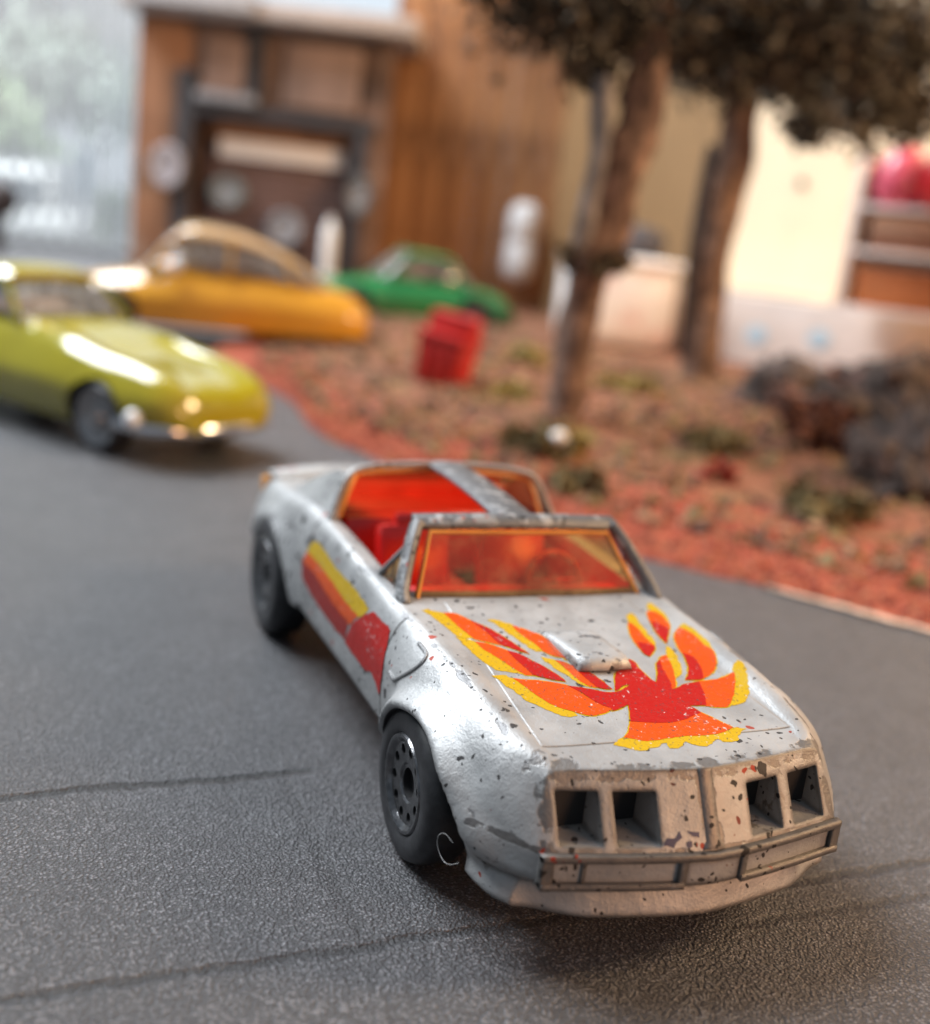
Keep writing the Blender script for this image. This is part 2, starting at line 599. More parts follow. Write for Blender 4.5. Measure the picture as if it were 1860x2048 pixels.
# base plate
bm = bmesh.new(); box(bm, -3.3, 3.15, -1.12, 1.12, .36, .62, .05)
bm_obj('base_plate', bm, BLACK, hero)
for xa in (2.12, -2.12):
    bm = bmesh.new(); cyl(bm, (xa, 0, .54 if xa > 0 else .6), (0, 1, 0), .06, 2.4, 12)
    bm_obj('axle', bm, CHROME, hero)

# bumper: a bar with recessed panels across the nose
def fascia_x(y, z):
    return nose(3.24, y, z)[0]
def strip(bm, y0, y1, z0, z1, off, depth, n=14, bevel=0):
    """a bar that follows the vee of the nose"""
    A = []
    for i in range(n + 1):
        y = y0 + (y1 - y0) * i / n
        xf = fascia_x(y, .70) + off
        A.append([bm.verts.new(q) for q in ((xf, y, z0), (xf, y, z1), (xf - depth, y, z1), (xf - depth, y, z0))])
    for i in range(n):
        for k in range(4):
            bm.faces.new((A[i][k], A[i][(k + 1) % 4], A[i + 1][(k + 1) % 4], A[i + 1][k]))
    bm.faces.new(A[0]); bm.faces.new(A[-1][::-1])
bm = bmesh.new()
strip(bm, -1.055, 1.055, .585, .795, .012, .22)
bumper = bm_obj('front_bumper', bm, PAINT, hero)
for nm, a in (('bumper_rib', (-1.06, 1.06, .758, .80, .045, .05)), ('bumper_rib', (-1.06, -.20, .585, .625, .050, .05)),
              ('bumper_rib', (.20, 1.06, .585, .625, .050, .05)), ('bumper_upright', (-1.06, -.99, .60, .79, .042, .05)),
              ('bumper_upright', (.99, 1.06, .60, .79, .042, .05)), ('bumper_upright', (-.235, -.19, .60, .79, .042, .05)),
              ('bumper_upright', (.19, .235, .60, .79, .042, .05)), ('number_plate', (-.19, .19, .60, .76, .026, .03)),
              ('bumper_upright', (-.82, -.795, .62, .77, .024, .03))):
    bm = bmesh.new(); strip(bm, *a, n=10)
    bm_obj(nm, bm, WORN if 'rib' in nm or 'upright' in nm else PAINT, bumper)
# ridge down the middle of the nose
bm = bmesh.new()
pts = [(fascia_x(0, z) - .012, 0, z) for z in np.linspace(1.21, .80, 10)]
sweep(bm, pts, [.10] * 9 + [.16], .05, up=(1, 0, 0))
bm_obj('nose_ridge', bm, WORN, hero)

# scoop on the bonnet
bm = bmesh.new()
sx = [1.56, 1.62, 1.72, 1.86, 2.0, 2.10, 2.155, 2.17]
hz = [.004, .022, .04, .058, .075, .082, .062, .015]
rows = []
for xx, hh in zip(sx, hz):
    zb = 1.42 - (xx - .95) * .0936 - .02
    row = []
    for yy, kk in ((-.215, 0), (-.205, .55), (-.185, .92), (-.12, 1), (0, 1.02), (.12, 1), (.185, .92), (.205, .55), (.215, 0)):
        row.append(bm.verts.new((xx + (.03 * (1 - (yy / .215) ** 2) if xx > 2.05 else 0), yy, zb + .02 * (kk > 0) + hh * kk)))
    rows.append(row)
for a, b in zip(rows[:-1], rows[1:]):
    for k in range(8):
        bm.faces.new((a[k], a[k + 1], b[k + 1], b[k]))
bm.faces.new(rows[-1][::-1]); bm.faces.new(rows[0])
bm_obj('bonnet_scoop', bm, SCOOP, hero, 55)

# raised outline of the vent behind the front wheel
for sy in (-1, 1):
    bm = bmesh.new()
    pts = []
    for xx, zz in [(1.50, 1.08), (1.58, 1.07), (1.66, 1.09), (1.80, 1.20), (1.86, 1.28), (1.84, 1.33), (1.76, 1.345), (1.66, 1.35)]:
        hit = BV.ray_cast(Vector((xx, sy * 3, zz)), Vector((0, -sy, 0)))[0]
        pts.append((xx, (hit.y if hit else sy * 1.33), zz))
    sweep(bm, smooth_path(pts, 4), .035, .035, up=(0, 1, 0), power=2)
    bm_obj('fender_vent', bm, PAINT, hero)

# ---- roof frame: pillars, header, middle bar, rear hoop, sail panels
bm = bmesh.new()
for sy in (-1, 1):
    sweep(bm, smooth_path([(1.02, sy * 1.10, 1.38), (.90, sy * 1.075, 1.50), (.66, sy * .95, 1.76), (.53, sy * .87, 1.885)], 4), .10, .15, up=(1, 0, .5))
hd = [(.50 + .06 * (1 - (y / .9) ** 2), y, 1.895 + .03 * (1 - (y / .9) ** 2)) for y in np.linspace(-.89, .89, 15)]
sweep(bm, hd, .17, .095, up=(.35, 0, 1))
bm_obj('windscreen_frame', bm, WORN, hero)
bm = bmesh.new()
sweep(bm, smooth_path([(.46, 0, 1.925), (0, 0, 1.965), (-.6, 0, 1.99), (-1.16, 0, 1.985)], 5), .35, .075)
bm_obj('roof_bar', bm, WORN, hero)
bm = bmesh.new()
hoop = smooth_path([(-.92, -1.14, 1.46), (-1.0, -1.08, 1.62), (-1.08, -.96, 1.86), (-1.12, -.80, 1.945), (-1.14, -.4, 1.985), (-1.15, 0, 1.99),
                    (-1.14, .4, 1.985), (-1.12, .80, 1.945), (-1.08, .96, 1.86), (-1.0, 1.08, 1.62), (-.92, 1.14, 1.46)], 5)
sweep(bm, hoop, .075, .055, up=(-.3, 0, 1))
bm_obj('rear_hoop', bm, PAINT, hero)
for sy in (-1, 1):
    bm = bmesh.new()
    out = [(-.98, 1.135, 1.47), (-1.08, 1.05, 1.68), (-1.14, .96, 1.87), (-1.5, .93, 1.83), (-2.0, .97, 1.65), (-2.75, 1.03, 1.30), (-2.0, 1.14, 1.38)]
    A = [bm.verts.new((x_, sy * y_, z_)) for x_, y_, z_ in out]
    B = [bm.verts.new((x_, sy * (y_ - .10), z_ - .01)) for x_, y_, z_ in out]
    n = len(out)
    bm.faces.new(A); bm.faces.new(B[::-1])
    for k in range(n):
        bm.faces.new((A[k], A[(k + 1) % n], B[(k + 1) % n], B[k]))
    bmesh.ops.triangulate(bm, faces=[f_ for f_ in bm.faces if len(f_.verts) > 4])
    bm_obj('sail_panel', bm, PAINT, hero)
# spoiler
bm = bmesh.new()
sp = [(-3.40 + .12 * (abs(y) / 1.1) ** 2, y, 1.355 - .06 * (abs(y) / 1.1) ** 3) for y in np.linspace(-1.11, 1.11, 21)]
sweep(bm, sp, .30, .13, up=(.30, 0, 1), power=3)
bm_obj('rear_spoiler', bm, PAINT, hero)
for sy in (-1, 1):
    bm = bmesh.new(); box(bm, -3.46, -3.30, sy * 1.15 - .045, sy * 1.15 + .045, 1.12, 1.30, .03)
    bm_obj('side_marker', bm, AMBER_EDGE, hero)

# ---- amber windows
def slab(bm, quad, th):
    q = [Vector(p) for p in quad]
    nrm = (q[1] - q[0]).cross(q[2] - q[0]).normalized() * th
    A = [bm.verts.new(p) for p in q]; B = [bm.verts.new(p - nrm) for p in q]
    bm.faces.new(A); bm.faces.new(B[::-1])
    for k in range(len(q)):
        bm.faces.new((A[k], A[(k + 1) % len(q)], B[(k + 1) % len(q)], B[k]))
bm = bmesh.new()
slab(bm, [(.965, -1.00, 1.405), (.965, 1.00, 1.405), (.60, .80, 1.875), (.60, -.80, 1.875)], .035)
ws = bm_obj('windscreen', bm, AMBER, hero, 0)
bm = bmesh.new()
sweep(bm, [(.945, -.965, 1.415), (.62, -.785, 1.845), (.62, .785, 1.845), (.945, .965, 1.415)], .035, .045, up=(.8, 0, .6))
bm_obj('windscreen_rim', bm, AMBER_EDGE, ws)
bm = bmesh.new()
slab(bm, [(-1.18, -.86, 1.93), (-1.18, .86, 1.93), (-2.2, .93, 1.42), (-2.2, -.93, 1.42)], .035)
rw = bm_obj('rear_window', bm, AMBER, hero, 0)
bm = bmesh.new()
sweep(bm, smooth_path([(-1.02, -1.03, 1.50), (-1.10, -.90, 1.83), (-1.16, -.76, 1.895), (-1.17, 0, 1.925), (-1.16, .76, 1.895), (-1.10, .90, 1.83), (-1.02, 1.03, 1.50)], 5), .04, .05, up=(-.3, 0, 1))
bm_obj('rear_window_rim', bm, AMBER_EDGE, rw)
for sy in (-1, 1):
    bm = bmesh.new()
    slab(bm, [(.50, sy * 1.10, 1.46), (.86, sy * 1.07, 1.47), (.68, sy * .97, 1.74)], .03)
    qv = bm_obj('vent_window', bm, AMBER, hero, 0)
    bm = bmesh.new(); sweep(bm, [(.47, sy * 1.11, 1.46), (.66, sy * .965, 1.76)], .045, .045)
    bm_obj('vent_window_bar', bm, PAINT, qv)

# ---- red interior
def cushion(bm, c, s, tilt=0, bev=.06):
    vs0 = set(bm.verts)
    box(bm, -s[0] / 2, s[0] / 2, -s[1] / 2, s[1] / 2, -s[2] / 2, s[2] / 2, bev)
    m = Matrix.Translation(c) @ Matrix.Rotation(R(tilt), 4, 'Y')
    for v in bm.verts:
        if v not in vs0:
            v.co = m @ v.co
for sy in (-1, 1):
    st = sub('seat', hero)
    bm = bmesh.new(); cushion(bm, (-.10, sy * .48, .98), (.75, .66, .26), -6); bm_obj('cushion', bm, RED, st)
    bm = bmesh.new(); cushion(bm, (-.50, sy * .48, 1.25), (.20, .66, .66), -16, .08); bm_obj('backrest', bm, RED, st)
    bm = bmesh.new(); cushion(bm, (-.60, sy * .48, 1.58), (.13, .34, .16), -16, .05); bm_obj('headrest', bm, RED, st)
bm = bmesh.new(); cushion(bm, (-1.22, 0, 1.20), (.42, 1.9, .56), -10, .12)
bm_obj('rear_bench', bm, RED, hero)
bm = bmesh.new(); box(bm, -2.25, -1.38, -.93, .93, 1.38, 1.475, .03); bm_obj('parcel_shelf', bm, RED, hero)
bm = bmesh.new(); cushion(bm, (.66, 0, 1.24), (.30, 1.98, .28), 10, .08)
dash = bm_obj('dashboard', bm, RED, hero)
bm = bmesh.new(); box(bm, -1.0, .6, -.10, .10, .80, 1.02, .04); bm_obj('console', bm, RED, hero)
stw = sub('steering_wheel', hero)
bm = bmesh.new()
ring = []
for k in range(33):
    a = 2 * PI * k / 32
    ring.append((.40 - .10 * math.sin(a), .48 + .24 * math.cos(a), 1.36 + .22 * math.sin(a)))
sweep(bm, ring, .05, .05, up=(1, 0, .4), cap=False, power=2)
bm_obj('wheel_ring', bm, RED, stw)
bm = bmesh.new(); sweep(bm, [(.40, .48, 1.36), (.60, .48, 1.27)], .07, .07, power=2); sweep(bm, [(.40, .25, 1.36), (.40, .71, 1.36)], .05, .04); bm_obj('column', bm, RED, stw)

# ---- wheels
def make_wheel(rad, wid, loc, side):
    w = sub('wheel', hero, loc)
    bm = bmesh.new()
    o, i = 0., wid
    rr = rad * .64
    prof = [(rr, o + .015), (rr + .03, o), (rad - .08, o + .004), (rad - .03, o + .025), (rad - .006, o + .075), (rad, o + .13), (rad, i - .06), (rad - .03, i - .01), (rr, i)]
    lathe(bm, [(r_, side * -a) for r_, a in prof], 64)
    bm_obj('tyre', bm, RUBBER, w, 50)
    bm = bmesh.new()
    prof = [(.02, .06), (rr * .36, .058), (rr * .40, .045), (rr * .80, .035), (rr * .84, .02), (rr * .90, .004), (rr * .96, .002), (rr * 1.0, .02), (rr * 1.0, .14), (.02, .14)]
    rws = lathe(bm, [(r_, side * -a) for r_, a in prof], 64, close=False)
    bm.faces.new(rws[0]); bm.faces.new(rws[-1])
    rim = bm_obj('rim', bm, CHROME, w, 45)
    cs = []
    b = bmesh.new()
    for k in range(10):
        a = 2 * PI * (k + .3) / 10
        cyl(b, (rr * .66 * math.cos(a), side * -.0, rr * .66 * math.sin(a)), (0, 1, 0), rr * .105, .20, 12)
    cs.append(b)
    b = bmesh.new(); cyl(b, (0, 0, 0), (0, 1, 0), rr * .30, .22, 24); cs.append(b)
    rim.parent = None
    boolean(rim, cs, [BLACK, BLACK])
    rim.parent = w
    return w
make_wheel(.535, .34, (2.10, -1.40, .535), -1)
make_wheel(.535, .34, (2.10, 1.40, .535), 1)
make_wheel(.60, .38, (-2.12, -1.43, .60), -1)
make_wheel(.60, .38, (-2.12, 1.43, .60), 1)

# ---- printed decals: thin film lying on the casting
DEC = {"H":{"y":[[[1.33,0.655],[1.303,0.697],[1.333,0.709],[1.462,0.687],[1.642,0.662],[1.788,0.632],[1.87,0.583],[1.759,0.593],[1.625,0.607],[1.514,0.613],[1.456,0.595]],[[1.224,0.886],[1.137,0.961],[1.229,0.975],[1.348,0.972],[1.478,0.938],[1.554,0.9],[1.405,0.93],[1.316,0.923],[1.299,0.88]],[[1.593,0.957],[1.569,1.024],[1.668,1.036],[1.818,1.028],[1.924,1.018],[2.019,0.978],[1.946,0.966],[1.814,0.979],[1.705,0.975],[1.621,0.954]],[[1.883,0.667],[1.859,0.696],[1.951,0.697],[2.062,0.663],[2.182,0.616],[2.251,0.572],[2.326,0.491],[2.327,0.476],[2.187,0.542],[2.08,0.58],[1.988,0.609]],[[2.343,0.943],[2.266,1.003],[2.228,1.052],[2.261,1.072],[2.366,1.033],[2.491,0.973],[2.609,0.896],[2.689,0.806],[2.728,0.711],[2.731,0.641],[2.596,0.774],[2.48,0.866],[2.392,0.927]],[[3.071,-0.431],[2.993,-0.321],[3.022,-0.26],[3.057,-0.184],[3.049,-0.048],[3.037,0.108],[3.041,0.291],[3.027,0.395],[2.983,0.504],[3.016,0.59],[3.065,0.499],[3.142,0.433],[3.149,0.321],[3.099,0.301],[3.177,0.181],[3.158,0.097],[3.105,0.062],[3.186,-0.024],[3.165,-0.087],[3.097,-0.073],[3.148,-0.19],[3.164,-0.279],[3.127,-0.368]],[[1.188,-1.017],[1.162,-0.958],[1.204,-0.91],[1.236,-0.854],[1.351,-0.843],[1.464,-0.824],[1.574,-0.805],[1.641,-0.787],[1.642,-0.845],[1.62,-0.906],[1.474,-0.939],[1.305,-0.974]],[[1.637,-0.911],[1.646,-0.846],[1.7,-0.785],[1.805,-0.767],[1.893,-0.725],[2.013,-0.682],[2.097,-0.65],[2.175,-0.62],[2.145,-0.693],[2.116,-0.765],[2.096,-0.807],[2.014,-0.849],[1.896,-0.886],[1.776,-0.907]],[[1.339,-0.569],[1.334,-0.501],[1.375,-0.444],[1.436,-0.382],[1.548,-0.386],[1.642,-0.364],[1.742,-0.337],[1.861,-0.32],[1.858,-0.364],[1.798,-0.413],[1.672,-0.446],[1.551,-0.484],[1.429,-0.505]],[[1.937,-0.397],[1.951,-0.341],[1.997,-0.296],[2.09,-0.279],[2.197,-0.271],[2.294,-0.258],[2.369,-0.247],[2.307,-0.287],[2.209,-0.316],[2.108,-0.355],[2.007,-0.377]],[[2.194,-0.883],[2.172,-0.79],[2.217,-0.729],[2.265,-0.709],[2.36,-0.685],[2.468,-0.652],[2.56,-0.613],[2.631,-0.557],[2.681,-0.491],[2.716,-0.497],[2.719,-0.589],[2.663,-0.651],[2.578,-0.708],[2.499,-0.769],[2.377,-0.805],[2.283,-0.838]]],"o":[[[1.449,0.595],[1.511,0.615],[1.581,0.611],[1.703,0.597],[1.77,0.593],[1.851,0.592],[1.889,0.572],[1.949,0.515],[2.001,0.456],[1.968,0.441],[1.853,0.452],[1.71,0.479],[1.564,0.533]],[[1.311,0.842],[1.298,0.873],[1.326,0.917],[1.429,0.923],[1.547,0.903],[1.621,0.859],[1.577,0.825],[1.505,0.809],[1.488,0.767]],[[1.749,0.822],[1.671,0.885],[1.617,0.949],[1.701,0.978],[1.811,0.981],[1.943,0.969],[2.013,0.981],[2.112,0.95],[2.207,0.894],[2.296,0.799],[2.359,0.678],[2.213,0.755],[2.054,0.787],[1.993,0.745],[1.878,0.771]],[[2.049,0.51],[2.004,0.566],[1.992,0.606],[2.09,0.577],[2.208,0.532],[2.324,0.473],[2.38,0.447],[2.444,0.397],[2.465,0.364],[2.352,0.394],[2.226,0.431]],[[2.384,0.631],[2.383,0.714],[2.38,0.799],[2.354,0.901],[2.344,0.95],[2.415,0.916],[2.555,0.812],[2.73,0.643],[2.728,0.551],[2.701,0.477],[2.583,0.548],[2.497,0.584]],[[2.814,-0.167],[2.859,0.0],[2.855,0.172],[2.773,0.395],[2.819,0.421],[2.909,0.467],[2.986,0.505],[3.037,0.385],[3.052,0.267],[3.047,0.102],[3.058,-0.054],[3.067,-0.189],[3.031,-0.265],[3.005,-0.326],[2.944,-0.255]],[[1.232,-0.861],[1.242,-0.778],[1.358,-0.691],[1.447,-0.655],[1.549,-0.642],[1.695,-0.606],[1.771,-0.58],[1.722,-0.648],[1.682,-0.72],[1.651,-0.778],[1.56,-0.803],[1.458,-0.826],[1.345,-0.847]],[[1.689,-0.792],[1.714,-0.715],[1.781,-0.638],[1.85,-0.593],[1.954,-0.595],[2.071,-0.578],[2.19,-0.547],[2.178,-0.624],[2.101,-0.658],[2.017,-0.69],[1.897,-0.733],[1.809,-0.775]],[[1.434,-0.393],[1.496,-0.33],[1.566,-0.268],[1.624,-0.226],[1.726,-0.196],[1.851,-0.192],[1.967,-0.209],[1.931,-0.277],[1.863,-0.326],[1.745,-0.343],[1.645,-0.37],[1.552,-0.392]],[[1.986,-0.302],[2.017,-0.256],[2.085,-0.213],[2.184,-0.202],[2.269,-0.192],[2.349,-0.181],[2.395,-0.158],[2.371,-0.224],[2.296,-0.257],[2.198,-0.277],[2.091,-0.286]],[[2.215,-0.734],[2.24,-0.651],[2.257,-0.557],[2.289,-0.469],[2.346,-0.372],[2.441,-0.334],[2.535,-0.306],[2.614,-0.262],[2.663,-0.212],[2.709,-0.31],[2.727,-0.403],[2.712,-0.445],[2.672,-0.484],[2.626,-0.56],[2.555,-0.617],[2.463,-0.655],[2.355,-0.688],[2.262,-0.713]]],"r":[[[1.777,0.482],[1.794,0.536],[1.851,0.588],[1.895,0.568],[2.001,0.456],[1.968,0.441],[1.892,0.451]],[[1.468,0.778],[1.487,0.82],[1.554,0.839],[1.611,0.861],[1.732,0.775],[1.831,0.707],[1.741,0.711],[1.606,0.734]],[[1.978,0.748],[2.046,0.794],[2.157,0.778],[2.255,0.744],[2.359,0.683],[2.368,0.614],[2.354,0.535],[2.289,0.603],[2.175,0.676],[2.079,0.715]],[[1.348,-0.697],[1.41,-0.644],[1.517,-0.579],[1.638,-0.531],[1.748,-0.498],[1.828,-0.472],[1.882,-0.454],[1.846,-0.507],[1.783,-0.568],[1.721,-0.617],[1.571,-0.638],[1.456,-0.663]],[[1.825,-0.604],[1.875,-0.537],[1.963,-0.489],[2.051,-0.442],[2.152,-0.403],[2.235,-0.373],[2.289,-0.372],[2.255,-0.452],[2.217,-0.512],[2.181,-0.56],[2.071,-0.578],[1.954,-0.595]],[[1.669,-0.214],[1.746,-0.168],[1.839,-0.121],[1.946,-0.093],[2.058,-0.077],[2.145,-0.082],[2.091,-0.122],[2.037,-0.167],[1.981,-0.222],[1.885,-0.204],[1.744,-0.204]],[[2.069,-0.219],[2.117,-0.171],[2.194,-0.131],[2.294,-0.103],[2.421,-0.085],[2.41,-0.148],[2.368,-0.183],[2.268,-0.201],[2.171,-0.208]],[[2.023,0.276],[2.068,0.294],[2.151,0.276],[2.235,0.278],[2.323,0.279],[2.365,0.297],[2.244,0.378],[2.106,0.455],[2.05,0.516],[2.18,0.462],[2.285,0.432],[2.398,0.396],[2.469,0.362],[2.446,0.422],[2.409,0.506],[2.398,0.567],[2.386,0.636],[2.498,0.59],[2.584,0.554],[2.699,0.485],[2.685,0.357],[2.717,0.375],[2.777,0.394],[2.865,0.166],[2.867,-0.004],[2.824,-0.174],[2.741,-0.129],[2.627,-0.081],[2.673,-0.177],[2.687,-0.232],[2.662,-0.216],[2.614,-0.258],[2.535,-0.302],[2.442,-0.33],[2.343,-0.379],[2.376,-0.297],[2.415,-0.221],[2.452,-0.162],[2.464,-0.089],[2.458,-0.058],[2.416,0.016],[2.372,0.077],[2.389,0.019],[2.442,-0.055],[2.446,-0.076],[2.302,0.003],[2.203,0.068],[2.151,0.146],[2.073,0.217]]]},"S":{"y":[[[-0.932,1.302],[-0.701,1.33],[-0.168,1.295],[0.37,1.3],[0.761,1.267],[0.577,1.142],[0.157,1.144],[-0.345,1.171],[-1.03,1.171]]],"o":[[[-1.017,1.183],[-0.333,1.179],[0.168,1.152],[0.587,1.15],[0.367,1.004],[-0.225,1.024],[-0.696,1.07],[-1.092,1.05]]],"m":[[[-1.087,1.063],[-0.698,1.078],[-0.227,1.031],[0.377,1.014],[0.318,0.85],[-0.165,0.839],[-0.792,0.87],[-1.069,0.928]]],"r":[[[0.39,0.931],[0.508,1.063],[0.835,1.276],[0.947,1.284],[1.237,1.287],[1.334,1.096],[1.299,0.817],[1.179,0.851],[1.055,0.885],[0.941,0.846],[0.645,0.83],[0.342,0.836]]]}}
def film(name, polys, ax, off, m, rough=.006, seed=1, grid=.05):
    rnd = random.Random(seed)
    me = bpy.data.meshes.new(name)
    V = []; F = []
    for poly in polys:
        P = [Vector((a, b)) for a, b in poly]
        # finer, slightly ragged outline
        out = []
        n0 = len(P)
        def tang(i):
            a_, b_, c_ = P[i - 1], P[i], P[(i + 1) % n0]
            u, w = (b_ - a_), (c_ - b_)
            if u.length < 1e-6 or w.length < 1e-6 or u.angle(w) > 1.0:
                return None
            return (c_ - a_).normalized()
        for i in range(n0):
            a, b = P[i], P[(i + 1) % n0]
            L = (b - a).length
            k = max(1, int(L / .025))
            ta = tang(i) or (b - a).normalized()
            tb = tang((i + 1) % n0) or (b - a).normalized()
            for q in range(k):
                t_ = q / k
                p = a * (2*t_**3 - 3*t_**2 + 1) + ta * L * (t_**3 - 2*t_**2 + t_) + b * (3*t_**2 - 2*t_**3) + tb * L * (t_**3 - t_**2)
                out.append(p + Vector((rnd.gauss(0, rough), rnd.gauss(0, rough))))
        xs = [p.x for p in out]; ys = [p.y for p in out]
        pts = list(out); n = len(out)
        gx = min(xs)
        while gx < max(xs):
            gy = min(ys)
            while gy < max(ys):
                pts.append(Vector((gx + .003, gy + .002)))
                gy += grid
            gx += grid
        r = delaunay_2d_cdt(pts, [], [list(range(n))], 1, 1e-5)
        base = len(V)
        ok = {}
        for i, p in enumerate(r[0]):
            if ax == 'z':
                h = BV.ray_cast(Vector((p.x, p.y, 3)), Vector((0, 0, -1)))
            elif ax == 'y':
                h = BV.ray_cast(Vector((p.x, -3, p.y)), Vector((0, 1, 0)))
            else:
                h = BV.ray_cast(Vector((5, p.x, p.y)), Vector((-1, 0, 0)))
            if h[0] is None:
                V.append((0, 0, 0)); ok[i] = False
            else:
                V.append(h[0] + h[1] * off); ok[i] = True
        for f_ in r[2]:
            if all(ok[i] for i in f_):
                F.append([base + i for i in f_])
    me.from_pydata(V, [], F)
    me.update()
    return me
DM = {'y': make_decal('print_yellow', (.47, .30, .008), 1), 'o': make_decal('print_orange', (.56, .066, .003), 2),
      'r': make_decal('print_red', (.36, .008, .005), 3), 'm': make_decal('print_maroon', (.26, .012, .008), 4)}
def inflate(poly, d):
    P = [Vector(p) for p in poly]
    area_ = sum(a.x * b.y - b.x * a.y for a, b in zip(P, P[1:] + P[:1]))
    sg = 1 if area_ > 0 else -1
    out = []
    for i in range(len(P)):
        u = (P[i] - P[i - 1]).normalized(); w = (P[(i + 1) % len(P)] - P[i]).normalized()
        n_ = Vector((u.y + w.y, -(u.x + w.x)))
        n_ = n_.normalized() * sg * d if n_.length > .3 else Vector((0, 0))
        out.append(tuple(P[i] + n_))
    return out
bird = sub('firebird_print', hero)
mesh_obj('yellow_outline', film('film', [inflate(p, .010) for k in 'or' for p in DEC['H'][k]], 'z', .0012, None, .002, 4), DM['y'], bird, 60)
nm = {'y': 'yellow_layer', 'o': 'orange_layer', 'r': 'red_layer', 'm': 'maroon_layer'}
for k, off in (('y', .002), ('o', .0035), ('r', .005)):
    mesh_obj(nm[k], film('film', DEC['H'][k], 'z', off, DM[k], .005 if k == 'y' else .002, 3), DM[k], bird, 60)
stripe = sub('side_stripe', hero)
for k, off in (('y', .002), ('o', .0035), ('m', .005), ('r', .0065)):
    mesh_obj(nm[k], film('film', DEC['S'][k], 'y', off, DM[k], .004, 5), DM[k], stripe, 60)
BLUE = mat('blue_paint_fleck', (.012, .022, .08), .45)
fleck = [[(a_ + .055, b_) for a_, b_ in q_] for q_ in [[(-.38, .835), (-.36, .865), (-.30, .87), (-.27, .905), (-.262, .87), (-.30, .85), (-.32, .822)], [(-.22, .905), (-.19, .90), (-.145, .89), (-.15, .865), (-.19, .88)],
         [(-.235, .848), (-.20, .85), (-.20, .82), (-.222, .808), (-.235, .825)]]]
mesh_obj('paint_fleck', film('film', fleck, 'x', .004, BLUE, .003, 9), BLUE, hero, 60)

# ------------------------------------------------------------------ the setting: road sheet, turf, pavement
def make_road_mat():
    t = NT('black_road_sheet')
    P = t.obj()
    x, y, z = t.xyz(P)
    wob = t.math('MULTIPLY', t.math('SUBTRACT', t.noise(1.6, 4, .6), .5), .16)
    wobf = t.math('MULTIPLY', t.math('SUBTRACT', t.noise(7, 3, .6), .5), .08)
    w = t.math('ADD', wob, wobf)
    def crease(co, at, lo_ax, lo, hi, width=.065):
        d = t.math('ABSOLUTE', t.math('ADD', t.math('SUBTRACT', co, at), w))
        l = t.step(d, width, width * .2)
        return t.math('MULTIPLY', l, t.math('MULTIPLY', t.step(lo_ax, lo - .3, lo + .1), t.step(lo_ax, hi + .3, hi - .1)))
    c1 = crease(x, .87, y, -8, -1.75)
    c2 = t.math('MULTIPLY', crease(x, 3.0, y, -8, 7), .75)
    c3 = t.math('MULTIPLY', crease(y, -1.87, x, 1.0, 2.9, .08), .22)
    c5 = t.math('MULTIPLY', crease(x, 3.34, y, .6, 7), .6)
    c4 = t.math('MULTIPLY', crease(y, -6.2, x, -30, 3), .5)
    cr = t.math('MAXIMUM', t.math('MAXIMUM', c1, c2), t.math('MAXIMUM', t.math('MAXIMUM', c3, c5), c4))
    g1 = t.math('SUBTRACT', 1.0, t.voro(46)['Distance'])
    g2 = t.noise(70, 3, .65)
    h = t.math('ADD', t.math('MULTIPLY', g1, .8), t.math('MULTIPLY', g2, .8))
    big = t.noise(1.1, 3)
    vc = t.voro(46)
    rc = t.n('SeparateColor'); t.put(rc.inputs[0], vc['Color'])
    glint_grain = t.math('MULTIPLY', t.math('POWER', rc.outputs[0], 1.2), t.step(vc['Distance'], .60, .15))  # cell grain whose pale tips paint glints into the road colour
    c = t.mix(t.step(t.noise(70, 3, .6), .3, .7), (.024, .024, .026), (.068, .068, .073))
    c = t.mix(glint_grain, c, (.29, .291, .308))
    c = t.mix(t.math('MULTIPLY', t.step(big, .35, .7), .35), c, (.042, .042, .046))
    dust = t.step(t.noise(45, 2, .5), .71, .75)
    c = t.mix(t.math('MULTIPLY', dust, .18), c, (.30, .29, .28))
    c = t.mix(t.math('MULTIPLY', cr, .85), c, (.008, .008, .009))
    nrm = t.bump(t.math('SUBTRACT', h, t.math('MULTIPLY', cr, 1.6)), .9, .020)
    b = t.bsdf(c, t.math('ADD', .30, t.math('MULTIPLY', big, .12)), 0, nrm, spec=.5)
    return t.m
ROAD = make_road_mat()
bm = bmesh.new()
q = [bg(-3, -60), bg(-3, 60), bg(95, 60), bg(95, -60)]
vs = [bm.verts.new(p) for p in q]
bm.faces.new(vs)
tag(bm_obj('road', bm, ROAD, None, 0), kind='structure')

def make_turf_mat():
    t = NT('turf_ground')
    P = t.obj()
    x, y, z = t.xyz(P)
    # distance across the table, so that the red flock runs along the road edge
    n1 = t.noise(.55, 5, .65); n2 = t.noise(2.4, 5, .7); n3 = t.noise(9, 4, .7)
    at = t.n('Attribute'); at.attribute_name = 'edge'
    ed = t.math('ADD', at.outputs['Fac'], t.math('MULTIPLY', t.math('SUBTRACT', n1, .5), 5.0))
    red = t.mix(n2, (.22, .048, .028), (.40, .105, .060))
    brown = t.mix(n2, (.15, .062, .036), (.32, .145, .088))
    olive = t.mix(n3, (.10, .075, .030), (.26, .20, .09))
    c = t.mix(t.step(ed, 2.6, 7.0), red, brown)
    c = t.mix(t.math('MULTIPLY', t.step(t.noise(.9, 4, .6), .54, .66), .7), c, olive)
    c = t.mix(t.step(n3, .60, .72), c, (.06, .03, .02))
    nrm = t.bump(t.math('ADD', n3, t.noise(30, 3)), .9, .05)
    t.bsdf(c, .95, 0, nrm, spec=.2)
    return t.m
TURF = make_turf_mat()
